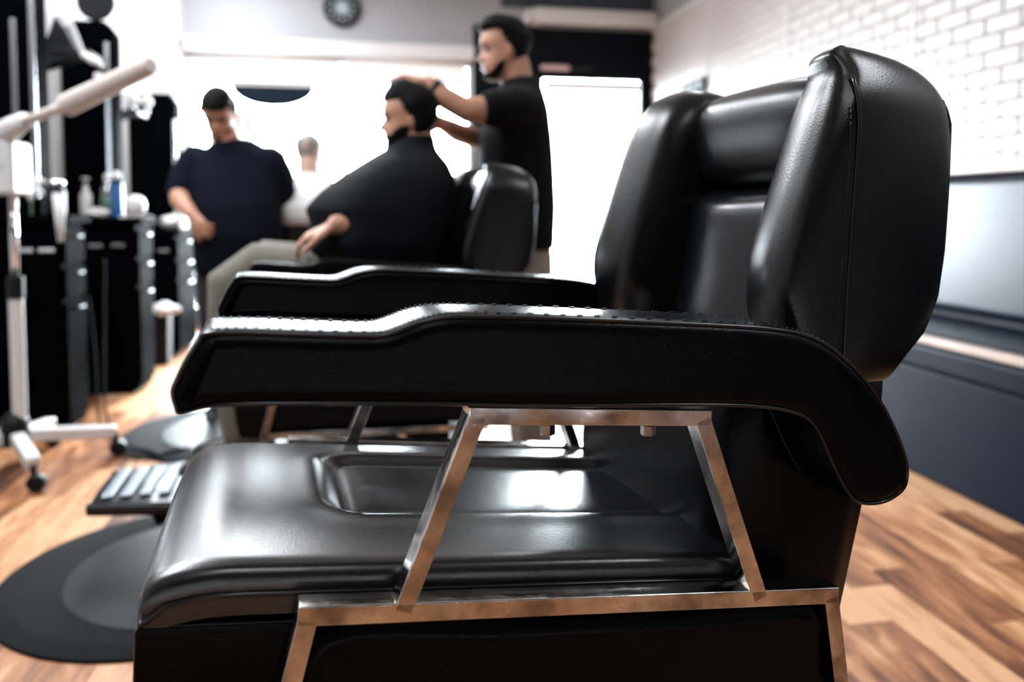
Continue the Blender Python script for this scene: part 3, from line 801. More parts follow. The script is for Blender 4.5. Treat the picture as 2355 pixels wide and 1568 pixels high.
lat('glass_tumbler', [(0, 0), (.03, 0), (.036, .10), (.033, .10), (.028, .006), (0, .006)], 'clear_plastic', 'clear glass tumbler on the farthest worktop', 'glass', (-1.53, 5.88, .90))
def towel(name, label, loc, sx, sy, sz, m='white_cloth'):
    bm = BM(); bmesh.ops.create_icosphere(bm, subdivisions=3, radius=1)
    rnd = random.Random(hash(label) % 1000 if False else len(label))
    ph = [rnd.uniform(0, 6) for _ in range(6)]
    for v in bm.verts:
        c = v.co; k = 1+.16*math.sin(3.1*c.x*2+ph[0])*math.sin(2.7*c.y*2+ph[1])+.10*math.sin(5*c.z+ph[2]+3*c.x)
        v.co = Vector((c.x*sx*k, c.y*sy*k, max(0, (c.z*.5+.5))*sz*k))
    return tag(obj(name, bm, m, loc=loc, smooth=True), label, 'towel')
towel('hand_towel', 'crumpled white towel heaped on the farthest worktop', (-1.40, 5.98, .90), .07, .09, .10)
towel('folded_towel', 'white towel hanging over the front corner of the farthest worktop', (-1.315, 5.86, .90), .025, .07, .17)
towel('neck_strips', 'small pile of white neck strips on the middle worktop edge', (-1.50, 4.745, 1.0), .06, .035, .05)
# things on the nearest worktop and tower
lat('dark_jar', [(0, 0), (.04, 0), (.042, .01), (.042, .11), (.036, .12), (.036, .14), (0, .14)], 'black_plastic', 'black lidded jar on the nearest worktop', 'jar', (-1.44, 3.98, 1.02), [('lid', [(0, .14), (.04, .14), (.04, .16), (0, .16)], 'chrome')])
t = thing('white_flower', 'white artificial flower standing on the nearest worktop', 'flower', (-1.54, 3.965, 1.02))
bm = BM(); tube(bm, [(0, 0, 0), (0, 0, .12)], .006, 8); obj('stem', bm, 'green_label', t)
for k in range(6):
    a = k*PI/3; Mq = Matrix.Translation((0, 0, .13)) @ Matrix.Rotation(a, 4, 'Y') @ Matrix.Translation((0, 0, .035))
    bm = BM(); bmesh.ops.create_uvsphere(bm, u_segments=10, v_segments=6, radius=1)
    for v in bm.verts: v.co = Mq @ Vector((v.co.x*.016, v.co.y*.012, v.co.z*.035))
    obj('petal', bm, 'white_plastic', t, smooth=True)
t = thing('paper_roll', 'rolled white paper strip hanging beside the steamer box', 'paper roll', (-1.44, 3.93, 1.02))
obj('roll', lathe(BM(), [(0, -.12), (.012, -.12), (.02, -.02), (.028, .10), (.0, .10)], 14, c=(.06, -.075, 0)), 'white_cloth', t, smooth=True)
obj('holder', rbox(.0, .06, -.08, -.065, .07, .085), 'black_metal', t)
# round vanity mirror at the top of the middle tower
t = thing('round_mirror', 'round dark-rimmed mirror standing on top of the middle black tower', 'mirror', (-1.54, 4.93, 2.12))
obj('mirror_rim', lathe(BM(), [(.085, -.01), (.10, -.012), (.105, 0), (.10, .012), (.085, .01)], 30, M=Matrix.Translation((0, 0, .115)) @ Matrix.Rotation(PI/2, 4, 'X')), 'black_plastic', t, smooth=True)
obj('mirror_face', lathe(BM(), [(0, -.004), (.088, -.004), (.088, .004), (0, .004)], 30, M=Matrix.Translation((0, 0, .115)) @ Matrix.Rotation(PI/2, 4, 'X')), 'chrome', t)
obj('mirror_foot', lathe(BM(), [(0, 0), (.05, 0), (.012, .012), (.012, .02), (0, .02)], 16), 'black_plastic', t)
# waste bin with liner
t = thing('waste_bin', 'narrow black waste bin with a white liner bag spilling over the rim', 'waste bin', (-1.40, 5.60, 0))
obj('bin_body', loft(BM(), [[(x*k, y*k, z) for x, y in ((-.065, -.065), (.065, -.065), (.065, .065), (-.065, .065))] for z, k in ((0, .85), (.02, .88), (.36, 1.0))]), 'black_plastic', t, bevel=.01)
bm = BM(); bmesh.ops.create_icosphere(bm, subdivisions=3, radius=1)
for v in bm.verts:
    c = v.co; k = 1+.15*math.sin(6*c.x+1)+.12*math.sin(7*c.y+2)
    v.co = Vector((c.x*.10*k+.02, c.y*.09*k, .37+c.z*.045*k))
obj('bin_liner', bm, 'white_cloth', t, smooth=True)
# ------------------------------------------------------------------ facial steamer on a rolling stand
t = thing('facial_steamer', 'white facial steamer with a long cream arm on a rolling white stand', 'steamer', (-1.415, 3.42, 0))
def cap_tube(pts, r, seg=14): return tube(BM(), pts, r, seg)
hub = obj('hub', lathe(BM(), [(0, .10), (.05, .10), (.055, .12), (.05, .20), (.03, .23), (0, .23)], 18), 'black_plastic', t, smooth=False)
for a, ln in ((.32, .36), (-1.02, .34), (2.6, .33), (-2.5, .34), (1.5, .30)):
    ca, sa = math.cos(a), math.sin(a)
    lg = obj('leg', beam(BM(), (ca*.045, sa*.045, .135), (ca*ln, sa*ln, .105), .05, .05, Vector((-sa, ca, 0))), 'white_plastic', t, bevel=.008)
    q = Vector((ca*ln, sa*ln, 0))
    bm = BM(); tube(bm, [q+Vector((0, 0, .10)), q+Vector((0, 0, .055))], .012, 8); obj('caster_stem', bm, 'black_plastic', lg)
    w = obj('caster_wheel', lathe(BM(), [(0, -.02), (.025, -.02), (.034, -.012), (.034, .012), (.025, .02), (0, .02)], 18, M=Matrix.Translation(q+Vector((.01, 0, .034))) @ Matrix.Rotation(PI/2, 4, 'X') ), 'black_plastic', lg)
obj('lower_pole', cap_tube([(.02, 0, .17), (.02, 0, .69)], .0265), 'white_plastic', t, smooth=False, bevel=.003)
obj('collar', cap_tube([(.02, 0, .69), (.02, 0, .78)], .03), 'black_plastic', t, bevel=.003)
obj('upper_pole', cap_tube([(.02, 0, .78), (.02, 0, 1.11)], .015), 'chrome', t, smooth=True)
hd = obj('steam_box', rbox(-.13, .062, -.09, .09, 1.105, 1.315), 'white_plastic', t, bevel=.016, seg=3)
for k in range(7): obj('vent_slot', rbox(-.04+k*.012, -.036+k*.012, -.0915, -.0895, 1.20, 1.225), 'grey_paint', hd)
obj('neck', cap_tube([(-.02, 0, 1.30), (.01, -.03, 1.345), (.075, -.10, 1.365), (.13, -.14, 1.385)], [.05, .05, .04, .032]), 'white_plastic', t, smooth=True)
obj('arm', cap_tube([(.11, -.13, 1.375), (.31, -.215, 1.440)], .019), 'cream_plastic', t, smooth=True)
obj('steam_head', cap_tube([(.295, -.21, 1.433), (.30, -.212, 1.436), (.63, -.40, 1.553), (.655, -.414, 1.562)], [.030, .042, .036, .030], 20), 'cream_plastic', t, smooth=False, bevel=.004)
obj('head_knob', lathe(BM(), [(0, 0), (.016, 0), (.016, .012), (.012, .018), (0, .018)], 14, c=(.44, -.29, 1.530)), 'white_plastic', t)
# cables on the floor
def cable(pts, r, label, nm='power_cable', m='cable_black'):
    bm = BM(); tube(bm, catmull(pts, 8, closed=False), r, 6); return tag(obj(nm, bm, m, smooth=True), label, 'cable', 'black cables by the stations')
cable([(-1.385, 4.20, .62), (-1.36, 4.19, .35), (-1.33, 4.12, .12), (-1.26, 3.95, .010), (-1.12, 3.72, .008), (-.98, 3.55, .008), (-.86, 3.46, .008), (-.80, 3.50, .008)], .006, 'black cable falling from the cabinet side to the floor beside the mat')
cable([(-1.15, 3.78, .008), (-1.02, 3.66, .008), (-.90, 3.63, .008), (-.78, 3.60, .008), (-.82, 3.50, .020), (-.95, 3.44, .008), (-1.05, 3.52, .008)], .005, 'thin black cable looped loosely on the wood floor')
cable([(-1.30, 4.18, .80), (-1.31, 4.19, .5), (-1.29, 4.10, .15), (-1.20, 3.88, .009), (-1.08, 3.66, .009), (-.92, 3.50, .020), (-.86, 3.42, .009)], .005, 'second black cable hanging straight from the worktop to the floor')
# ------------------------------------------------------------------ people
def remesh_obj(name, bm, material, voxel, parent=None, smooth_it=4, loc=(0, 0, 0)):
    """union all closed pieces of bm into one continuous surface"""
    bmesh.ops.recalc_face_normals(bm, faces=bm.faces[:])
    me = bpy.data.meshes.new(name); bm.to_mesh(me); bm.free()
    o = bpy.data.objects.new(name, me); COL.objects.link(o)
    md = o.modifiers.new('r', 'REMESH'); md.mode = 'VOXEL'; md.voxel_size = voxel; md.use_smooth_shade = True
    sm = o.modifiers.new('s', 'SMOOTH'); sm.iterations = smooth_it; sm.factor = .5
    dg = bpy.context.evaluated_depsgraph_get(); dg.update()
    m2 = bpy.data.meshes.new_from_object(o.evaluated_get(dg)); m2.name = name
    bpy.data.objects.remove(o); bpy.data.meshes.remove(me)
    for v in m2.vertices: v.co = v.co - Vector(loc)
    m2.materials.clear(); m2.materials.append(MATS[material])
    for p in m2.polygons: p.use_smooth = True; p.material_index = 0
    r = bpy.data.objects.new(name, m2); COL.objects.link(r)
    if parent: r.parent = parent
    else: r.location = loc
    return r
def limb(bm, pts, radii, seg=14):
    """tapered rounded limb through points"""
    P = [Vector(p) for p in pts]; R = list(radii)
    d0 = (P[0]-P[1]).normalized(); d1 = (P[-1]-P[-2]).normalized()
    pre = [(P[0]+d0*R[0]*k, R[0]*math.sqrt(max(0.02, 1-k*k))) for k in (.98, .8, .5)]
    post = [(P[-1]+d1*R[-1]*k, R[-1]*math.sqrt(max(0.02, 1-k*k))) for k in (.5, .8, .98)]
    pts = [a for a, _ in pre]+P+[a for a, _ in post]; rr = [b for _, b in pre]+R+[b for _, b in post]
    tube(bm, pts, rr, seg)
def torso(bm, secs, fwd, seg=24):
    """secs: (centre, half-depth along fwd, half-width across); stacked sections"""
    S2 = []
    for i, (c, a, b) in enumerate(secs):
        c = Vector(c)
        up = (Vector(secs[min(i+1, len(secs)-1)][0])-Vector(secs[max(i-1, 0)][0])).normalized()
        f = Vector(fwd); f = (f-up*f.dot(up)).normalized(); s = up.cross(f)
        S2.append([c+f*a*math.copysign(abs(math.cos(q))**.85, math.cos(q))+s*b*math.copysign(abs(math.sin(q))**.85, math.sin(q)) for q in [2*PI*k/seg for k in range(seg)]])
    loft(bm, S2)
HF = [(-.5,.27),(-.47,.345),(-.42,.375),(-.37,.35),(-.325,.372),(-.295,.36),(-.26,.385),(-.20,.372),(-.10,.36),(-.03,.340),(.02,.348),(.07,.378),(.15,.385),(.25,.365),(.35,.30),(.43,.20),(.48,.10),(.5,.02)]
HB = [(-.5,.06),(-.4,-.12),(-.3,-.22),(-.2,-.29),(0,-.40),(.15,-.44),(.25,-.42),(.35,-.34),(.43,-.22),(.48,-.10),(.5,-.02)]
HW = [(-.5,.08),(-.45,.16),(-.38,.205),(-.3,.245),(-.2,.275),(-.1,.295),(0,.310),(.1,.322),(.2,.316),(.3,.282),(.38,.23),(.45,.14),(.5,.02)]
def head_sections(grow=0.0, n=30, seg=36):
    out = []
    for i in range(n+1):
        z = -.5+1.0*i/n; f, b, w = lerp(HF, z), lerp(HB, z), lerp(HW, z)
        c = (f+b)/2; a = (f-b)/2; sec = []
        for k in range(seg):
            q = 2*PI*k/seg; x = c+(a+grow)*math.cos(q); y = (w+grow)*math.copysign(abs(math.sin(q))**.9, math.sin(q))
            # eye sockets
            if x > .15: x -= .045*math.exp(-((abs(y)-.13)/.07)**2-((z-.0)/.05)**2)
            sec.append(Vector((x, y, z*(1+grow*1.6))))
        out.append(sec)
    return out
def head_matrix(pos, face, h, tilt=0.0, roll=0.0):
    """pos = ear-level centre; face = direction looked at (horizontal part), tilt > 0 looks down"""
    f = Vector((face[0], face[1], 0)).normalized(); az = math.atan2(f.y, f.x)
    return Matrix.Translation(pos) @ Matrix.Rotation(az, 4, 'Z') @ Matrix.Rotation(tilt, 4, 'Y') @ Matrix.Rotation(roll, 4, 'X') @ Matrix.Scale(h, 4)
def head(bm, M):
    loft(bm, [[M @ p for p in s] for s in head_sections()])
    # nose
    loft(bm, [[M @ Vector(p) for p in s] for s in (
        [(.30, -.03, .05), (.362, -.014, .05), (.362, .014, .05), (.30, .03, .05)],
        [(.30, -.045, -.05), (.425, -.022, -.05), (.425, .022, -.05), (.30, .045, -.05)],
        [(.30, -.07, -.13), (.480, -.035, -.13), (.480, .035, -.13), (.30, .07, -.13)],
        [(.30, -.075, -.165), (.475, -.035, -.165), (.475, .035, -.165), (.30, .075, -.165)],
        [(.30, -.05, -.185), (.40, -.02, -.185), (.40, .02, -.185), (.30, .05, -.185)])])
    for s in (-1, 1):   # ears
        b2 = BM(); bmesh.ops.create_uvsphere(b2, u_segments=14, v_segments=10, radius=1)
        Me = M @ Matrix.Translation((-.05, s*.318, -.04)) @ Matrix.Rotation(s*.35, 4, 'Z')
        vm = {}
        for v in b2.verts: vm[v] = bm.verts.new(Me @ Vector((v.co.x*.075, v.co.y*.035, v.co.z*.125)))
        for f in b2.faces: bm.faces.new([vm[v] for v in f.verts])
        b2.free()
def hair(M, parent, material, line, thick=.04, noise=.02, seed=0, loc=(0, 0, 0), name='hair', vol=None):
    """shell over the skull; line(cosq, z) -> True where hair grows; vol(x,y,z) extra thickness"""
    rnd = random.Random(seed); ph = [rnd.uniform(0, 6.28) for _ in range(6)]
    n, seg = 40, 48; inner = head_sections(-.01, n, seg); bm = BM(); V = {}; V2 = {}
    keep = set()
    for i in range(n+1):
        z = -.5+i/n
        for k in range(seg):
            c = math.cos(2*PI*k/seg)
            if line(c, z): keep.add((i, k))
    def outer(i, k):
        p = inner[i][k]; c = Vector((-.03, 0, .02)); d = (p-c).normalized()
        th = thick+noise*(math.sin(9*p.x+ph[0])*math.sin(11*p.y+ph[1])+.6*math.sin(17*p.z+ph[2]+8*p.x))
        if vol: th += vol(p.x, p.y, p.z)
        return p+d*th
    for key in keep:
        V[key] = bm.verts.new(M @ outer(*key)-Vector(loc)); V2[key] = bm.verts.new(M @ inner[key[0]][key[1]]-Vector(loc))
    E = {}
    for i in range(n):
        for k in range(seg):
            q = [(i, k), (i, (k+1) % seg), (i+1, (k+1) % seg), (i+1, k)]
            if all(x in keep for x in q):
                bm.faces.new([V[x] for x in q]); bm.faces.new([V2[x] for x in q[::-1]])
                for a, b in zip(q, q[1:]+q[:1]):
                    e = (a, b); E[e] = 1
    for (a, b) in list(E):
        if (b, a) not in E: bm.faces.new((V[b], V[a], V2[a], V2[b]))
    top = [V[(n, k)] for k in range(seg) if (n, k) in keep]
    if len(top) == seg: bm.faces.new(top)
    bmesh.ops.delete(bm, geom=[v for v in bm.verts if not v.link_faces], context='VERTS')
    return obj(name, bm, material, parent, smooth=True, sub=1)
def face_bits(M, parent, loc=(0, 0, 0), brow='hair_black'):
    for s in (-1, 1):
        bm = BM(); bmesh.ops.create_uvsphere(bm, u_segments=12, v_segments=8, radius=1)
        for v in bm.verts: v.co = M @ Vector((.318+v.co.x*.03, s*.135+v.co.y*.06, -.005+v.co.z*.026))-Vector(loc)
        obj('eye', bm, 'eye', parent, smooth=True)
        bm = BM(); tube(bm, [M @ Vector(p)-Vector(loc) for p in ((.395, s*.05, .065), (.385, s*.12, .085), (.34, s*.20, .07))], [.010*M.to_scale().x*1.6]*3, 6)
        obj('eyebrow', bm, brow, parent, smooth=True)
    bm = BM(); tube(bm, [M @ Vector(p)-Vector(loc) for p in ((.345, -.10, -.285), (.375, -.04, -.278), (.382, 0, -.28), (.375, .04, -.278), (.345, .10, -.285))], [.004, .006, .006, .006, .004], 6)
    obj('lips', bm, 'lip', parent, smooth=True)
def hand(bm, wrist, dirv, palm_n, size=1.0, curl=.5, spread=.10, side=1):
    """wrist point, direction of the fingers, palm normal (side the fingers curl to), thumb on +/- side"""
    d = Vector(dirv).normalized(); n = Vector(palm_n); n = (n-d*n.dot(d)).normalized(); s = d.cross(n)*side
    w = Vector(wrist); L = .19*size
    # palm: flattened
    secs = []
    for t_, hw, ht in ((-.02, .026, .020), (.02, .032, .018), (.06, .040, .016), (.09, .042, .014), (.10, .040, .011)):
        c = w+d*t_*size
        secs.append([c+s*hw*size*math.cos(q)+n*ht*size*math.sin(q) for q in [2*PI*k/14 for k in range(14)]])
    loft(bm, secs)
    for k, (off, ln, r) in enumerate(((.031, .068, .0088), (.0105, .076, .0092), (-.0105, .071, .0088), (-.031, .055, .0080))):
        p = w+d*.092*size+s*off*size; a = spread*(off/.031); cur = 0.12+curl*.35
        pts = [p]; dd = (d*math.cos(a)+s*math.sin(a))
        for f in (.45, .32, .25):
            dv = dd*math.cos(cur)+n*math.sin(cur); p = p+dv*ln*f*size; pts.append(p); cur += curl*.95
        limb(bm, pts, [r*size, r*.97*size, r*.9*size, r*.78*size], 10)
    p = w+d*.025*size+s*.026*size
    pts = [p]; 
    for f, a, b in ((.042, .75, .25), (.034, .45, .45), (.027, .25, .6)):
        dv = (d*math.cos(a)+s*math.sin(a))*math.cos(b*curl)+n*math.sin(b*curl); p = p+dv*f*size; pts.append(p)
    limb(bm, pts, [.014*size, .0115*size, .0105*size, .009*size], 10)
def person(label, loc, build_body, skin='skin', voxel=.0075):
    bm = BM(); build_body(bm)
    o = remesh_obj('person', bm, skin, voxel, None, 3, loc)
    return tag(o, label, 'person')
def garment(name, parent, loc, material, build, voxel=.011, smooth_it=5):
    bm = BM(); build(bm)
    return remesh_obj(name, bm, material, voxel, parent, smooth_it, loc)
def shoes(parent, loc, ankles, d, m='shoe'):
    d = Vector(d).normalized()
    for a in ankles:
        a = Vector(a); s = Vector((-d.y, d.x, 0)); secs = []
        for t_, hw, h in ((-.085, .02, .03), (-.075, .032, .075), (-.03, .038, .09), (.03, .042, .085), (.10, .046, .06), (.16, .042, .045), (.185, .02, .03)):
            c = a+d*t_; secs.append([c+s*hw*q+Vector((0, 0, zz*h)) for q, zz in ((-1, 0), (1, 0), (1.02, .5), (.6, .95), (-.6, .95), (-1.02, .5))])
        bm = BM(); loft(bm, [[p-Vector(loc) for p in sc] for sc in secs]); obj('shoe', bm, m, parent, smooth=True, sub=1)
# ---- barber standing behind the client's chair
bl = (.58, 2.95, 0)
HM = head_matrix((.503, 2.95, 1.648), (-1, -.10), .226, .10)
def bb(bm):
    head(bm, HM)
    limb(bm, [(.545, 2.95, 1.60), (.565, 2.95, 1.48), (.565, 2.95, 1.42)], [.058, .060, .075])
    torso(bm, [((.56, 2.95, .86), .10, .15), ((.56, 2.95, 1.05), .115, .155), ((.545, 2.95, 1.30), .12, .17), ((.56, 2.95, 1.42), .09, .16), ((.56, 2.95, 1.47), .05, .08)], (-1, 0, 0))
    limb(bm, [(.545, 2.77, 1.415), (.43, 2.70, 1.395), (.33, 2.675, 1.385), (.26, 2.69, 1.425), (.205, 2.705, 1.472)], [.055, .052, .044, .041, .030])
    hand(bm, (.198, 2.708, 1.477), (-1, .10, .22), (-.05, .25, -1), .98, 1.05, .10, 1)
    limb(bm, [(.575, 3.13, 1.415), (.49, 3.12, 1.355), (.42, 3.08, 1.325), (.33, 2.98, 1.340), (.27, 2.90, 1.36)], [.055, .050, .044, .040, .029])
    hand(bm, (.265, 2.895, 1.362), (-1, -.6, .15), (-.3, -.8, -.3), .98, .55, .10, -1)
    for y in (2.86, 3.04): limb(bm, [(.565, y, .86), (.58, y, .48), (.61, y, .12)], [.075, .055, .04])
barber = person('barber in a black t-shirt cutting the hair of the caped client', bl, bb)
def tee(bm):
    torso(bm, [((.56, 2.95, .895), .128, .185), ((.56, 2.95, .92), .134, .19), ((.562, 2.95, 1.05), .138, .190), ((.55, 2.95, 1.20), .142, .20), ((.545, 2.95, 1.31), .140, .205), ((.56, 2.95, 1.43), .110, .195), ((.570, 2.95, 1.492), .088, .125), ((.572, 2.95, 1.525), .074, .080), ((.570, 2.95, 1.545), .070, .072)], (-1, 0, 0))
    limb(bm, [(.555, 2.80, 1.405), (.50, 2.745, 1.405), (.425, 2.70, 1.395)], [.085, .078, .068])
    limb(bm, [(.57, 3.10, 1.405), (.53, 3.13, 1.39), (.46, 3.11, 1.37)], [.085, .078, .066])
garment('t_shirt', barber, bl, 'tee_black', tee)
def trousers(bm):
    torso(bm, [((.57, 2.95, .80), .12, .17), ((.568, 2.95, .88), .118, .165), ((.568, 2.95, .93), .11, .16)], (-1, 0, 0))
    for y in (2.86, 3.04): limb(bm, [(.572, y, .82), (.57, y, .70), (.592, y, .48), (.61, y, .14)], [.10, .095, .078, .068])
garment('trousers', barber, bl, 'khaki', trousers)
shoes(barber, bl, [(.60, 2.86, 0), (.60, 3.04, 0)], (-1, -.05, 0))
hair(HM, barber, 'hair_black', lambda c, z: (z > .30 - .0*c) if c > .55 else ((z > .02+.28*sstep(.05, .55, c)) if c > .05 else z > -.20+.18*sstep(-.4, .05, c)), .06, .02, 3, bl, vol=lambda x, y, z: .085*sstep(.15, .5, z)*sstep(-.35, .3, x)+.03*sstep(.1,.3,z))
hair(HM, barber, 'beard', lambda c, z: z < -.18-.15*sstep(.25, .8, c) and c > -.05 and z > -.49, .028, .006, 4, bl, 'beard')
face_bits(HM, barber, bl)
# wrist strap
bm = BM(); tube(bm, [Vector((.222, 2.70, 1.458))-Vector(bl)+Vector((-.010, 0, .007))*k for k in (-1, 0, 1)], .036, 14)
obj('wrist_watch', bm, 'black_plastic', barber, smooth=True)
# ---- client in the black cape
cl = (.12, 2.60, .66)
HC = head_matrix((.128, 2.68, 1.352), (-1, -.05), .213, .06)
def cb(bm):
    head(bm, HC)
    limb(bm, [(.155, 2.68, 1.30), (.17, 2.66, 1.22)], [.060, .064])
    torso(bm, [((.12, 2.62, .72), .08, .14), ((.11, 2.62, .90), .09, .14), ((.14, 2.63, 1.08), .10, .16), ((.17, 2.64, 1.17), .08, .15), ((.17, 2.65, 1.21), .05, .07)], (-1, 0, 0))
    limb(bm, [(.17, 2.48, 1.13), (.14, 2.46, .98), (.05, 2.44, .985), (-.095, 2.385, 1.002)], [.05, .05, .045, .032])
    hand(bm, (-.10, 2.385, 1.000), (-1, .05, -.42), (-.35, .15, -1), .98, .60, .16, 1)
    limb(bm, [(.17, 2.82, 1.13), (.12, 2.88, .97), (.0, 2.84, .96), (-.08, 2.80, .975)], [.05, .05, .045, .032])
    hand(bm, (-.085, 2.80, .975), (-1, -.05, -.3), (-.3, -.15, -1), .98, .5, .14, -1)
    for y in (2.50, 2.73): limb(bm, [(.14, y, .75), (-.36, y, .835), (-.38, y, .42), (-.38, y, .32)], [.07, .055, .042, .04])
client = person('seated client with dark hair and beard draped in a black cape', cl, cb)
def cape(bm):
    S2 = []
    for z, xa, xb, yc, hw in ((.868, -.16, .22, 2.60, .24), (.90, -.20, .235, 2.60, .255), (.95, -.205, .255, 2.60, .262), (1.0, -.185, .275, 2.61, .262), (1.05, -.20, .285, 2.61, .255), (1.10, -.16, .29, 2.62, .245), (1.15, -.10, .283, 2.63, .225), (1.20, -.025, .262, 2.64, .185), (1.235, .03, .235, 2.655, .13), (1.252, .06, .226, 2.665, .098), (1.268, .075, .222, 2.67, .082), (1.284, .098, .222, 2.675, .078), (1.296, .112, .22, 2.675, .074)):
        cx, a = (xa+xb)/2, (xb-xa)/2; sec = []
        for k in range(40):
            q = 2*PI*k/40; fold = 1+.035*math.sin(7*q+z*9)*sstep(1.25, .95, z)
            sec.append((cx+a*fold*math.copysign(abs(math.cos(q))**.9, math.cos(q)), yc+hw*fold*math.copysign(abs(math.sin(q))**.9, math.sin(q)), z))
        S2.append(sec)
    loft(bm, S2)
garment('hair_cutting_cape', client, cl, 'cape_black', cape, .011, 3)
def ctr(bm):
    torso(bm, [((.13, 2.61, .70), .12, .15), ((.12, 2.61, .80), .10, .15), ((.12, 2.61, .86), .08, .14)], (-1, 0, 0))
    for y in (2.50, 2.73): limb(bm, [(.12, y, .765), (-.12, y, .83), (-.355, y, .865), (-.41, y, .83), (-.415, y, .62), (-.385, y, .36)], [.098, .095, .082, .08, .078, .07])
garment('trousers', client, cl, 'khaki_olive', ctr)
shoes(client, cl, [(-.40, 2.50, .235), (-.40, 2.70, .235)], (-1, -.03, 0))
hair(HC, client, 'hair_black', lambda c, z: (z > .27) if c > .55 else ((z > .0+.27*sstep(.1, .55, c)) if c > .1 else z > -.24+.2*sstep(-.4, .1, c)), .06, .02, 5, cl, vol=lambda x, y, z: .06*sstep(.2, .5, z)+.04*sstep(.1, -.3, x))
hair(HC, client, 'beard', lambda c, z: z < -.10-.13*sstep(.35, .85, c) and c > -.15 and z > -.49 and not (c > .95 and z > -.34), .040, .008, 6, cl, 'beard')
face_bits(HC, client, cl)
# ---- barber in navy by the far station
nl = (-.68, 4.2, 0)
HN = head_matrix((-.735, 4.13, 1.522), (-.06, -1), .232, .62)
def nb(bm):
    head(bm, HN)
    limb(bm, [(-.728, 4.17, 1.46), (-.70, 4.20, 1.36)], [.066, .072])
    torso(bm, [((-.67, 4.2, .78), .13, .16), ((-.67, 4.19, .95), .15, .17), ((-.68, 4.2, 1.2), .12, .18), ((-.69, 4.2, 1.32), .08, .16), ((-.69, 4.2, 1.37), .05, .08)], (0, -1, 0))
    limb(bm, [(-.885, 4.19, 1.30), (-.93, 4.14, 1.14), (-.915, 4.07, 1.09), (-.85, 4.00, 1.03)], [.06, .052, .046, .033])
    hand(bm, (-.847, 3.997, 1.028), (.55, -.5, -.65), (.6, .2, -.3), 1.0, .6, .12, -1)
    limb(bm, [(-.475, 4.21, 1.30), (-.445, 4.25, 1.12), (-.47, 4.36, 1.0), (-.56, 4.43, .97)], [.06, .052, .046, .033])
    hand(bm, (-.565, 4.433, .97), (-1, .1, -.1), (-.2, -.9, -.2), 1.0, .6, .12, -1)
    for x in (-.78, -.57): limb(bm, [(x, 4.22, .80), (x, 4.20, .46), (x, 4.22, .12)], [.08, .06, .045])
navy = person('heavyset barber in a navy t-shirt looking down beside the far station', nl, nb)
def ntee(bm):
    torso(bm, [((-.665, 4.2, .725), .165, .205), ((-.665, 4.195, .76), .178, .212), ((-.66, 4.18, .93), .20, .222), ((-.665, 4.18, 1.05), .19, .218), ((-.68, 4.195, 1.20), .155, .222), ((-.685, 4.2, 1.31), .115, .215), ((-.695, 4.2, 1.365), .09, .14), ((-.70, 4.2, 1.395), .08, .085)], (0, -1, 0))
    limb(bm, [(-.865, 4.20, 1.29), (-.905, 4.17, 1.21), (-.925, 4.14, 1.145)], [.085, .078, .07])
    limb(bm, [(-.50, 4.20, 1.29), (-.455, 4.22, 1.21), (-.447, 4.25, 1.12)], [.085, .078, .07])
garment('t_shirt', navy, nl, 'tee_navy', ntee)
def ntr(bm):
    torso(bm, [((-.67, 4.21, .70), .15, .19), ((-.67, 4.21, .80), .15, .185)], (0, -1, 0))
    for x in (-.78, -.57): limb(bm, [(x, 4.22, .76), (x, 4.20, .46), (x, 4.22, .13)], [.105, .085, .07])
garment('trousers', navy, nl, 'jeans', ntr)
shoes(navy, nl, [(-.78, 4.20, 0), (-.57, 4.20, 0)], (0, -1, 0))
hair(HN, navy, 'hair_black', lambda c, z: (z > .24) if c > .55 else ((z > .0+.24*sstep(.1, .55, c)) if c > .1 else z > -.22+.2*sstep(-.4, .1, c)), .07, .03, 8, nl, vol=lambda x, y, z: .07*sstep(.2, .5, z))
hair(HN, navy, 'beard', lambda c, z: z < -.22 and c > .0 and z > -.49 and not (c > .8 and z > -.36), .028, .006, 9, nl, 'beard')
face_bits(HN, navy, nl)
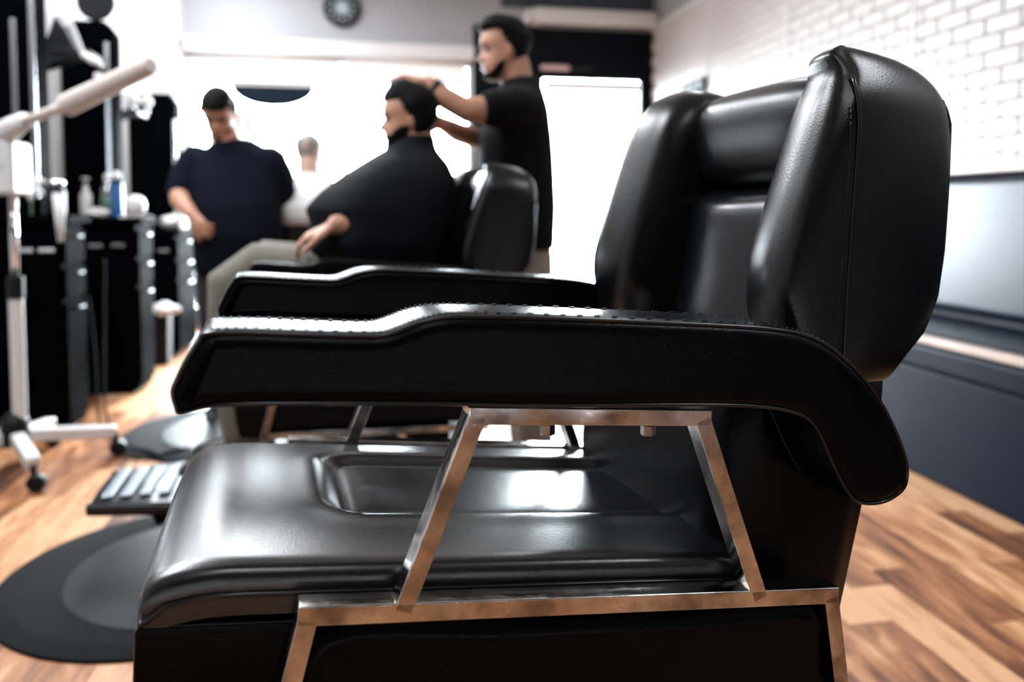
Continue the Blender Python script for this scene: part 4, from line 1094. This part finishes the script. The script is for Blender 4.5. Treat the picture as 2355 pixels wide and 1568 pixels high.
# ---- grey-haired man in the white cape
ol = (-.24, 4.72, .66)
HO = head_matrix((-.335, 4.60, 1.372), (.55, .85), .218, .12)
def ob(bm):
    head(bm, HO)
    limb(bm, [(-.34, 4.58, 1.31), (-.33, 4.58, 1.22)], [.058, .064])
    torso(bm, [((-.26, 4.62, .70), .12, .17), ((-.28, 4.60, .95), .12, .17), ((-.31, 4.58, 1.12), .10, .18), ((-.32, 4.58, 1.19), .06, .10)], (0, 1, 0))
    for s in (-1, 1):
        limb(bm, [(-.31+s*.19, 4.60, 1.12), (-.28+s*.25, 4.68, .93), (-.26+s*.22, 4.90, .92)], [.05, .046, .034])
        hand(bm, (-.26+s*.22, 4.905, .92), (-s*.2, 1, 0), (0, .2, -1), .95, .5, .12, s)
        limb(bm, [(-.26+s*.10, 4.72, .76), (-.26+s*.11, 5.16, .80), (-.26+s*.11, 5.28, .42), (-.26+s*.11, 5.30, .33)], [.08, .06, .05, .045])
oldman = person('grey-haired man wrapped in a white cape, seen from behind', ol, ob, 'skin_light')
def wcape(bm):
    S2 = []
    for z, xa, xb, yc, hd in ((.965, -.51, -.08, 4.42, .22), (1.0, -.545, -.07, 4.42, .24), (1.06, -.56, -.075, 4.42, .245), (1.12, -.535, -.09, 4.44, .23), (1.18, -.465, -.135, 4.49, .19), (1.22, -.415, -.23, 4.56, .12), (1.255, -.40, -.268, 4.58, .075)):
        cx, a = (xa+xb)/2, (xb-xa)/2
        S2.append([(cx+a*(1+.03*math.sin(6*q+z*8))*math.cos(q), yc+hd*(1+.03*math.sin(5*q))*math.sin(q), z) for q in [2*PI*k/36 for k in range(36)]])
    loft(bm, S2)
garment('white_cape', oldman, ol, 'white_cloth', wcape, .011, 3)
def otr(bm):
    torso(bm, [((-.26, 4.66, .70), .15, .18), ((-.26, 4.64, .85), .13, .17)], (0, 1, 0))
    for s in (-1, 1): limb(bm, [(-.26+s*.10, 4.74, .77), (-.26+s*.11, 5.16, .82), (-.26+s*.11, 5.28, .42), (-.26+s*.11, 5.30, .30)], [.095, .08, .065, .06])
garment('trousers', oldman, ol, 'jeans', otr)
shoes(oldman, ol, [(-.37, 5.34, .21), (-.15, 5.34, .21)], (0, 1, 0))
hair(HO, oldman, 'hair_grey', lambda c, z: (z > .30) if c > .5 else ((z > .02+.28*sstep(.1, .5, c)) if c > .1 else z > -.16+.16*sstep(-.4, .1, c)), .012, .006, 11, ol)
face_bits(HO, oldman, ol, 'hair_grey')
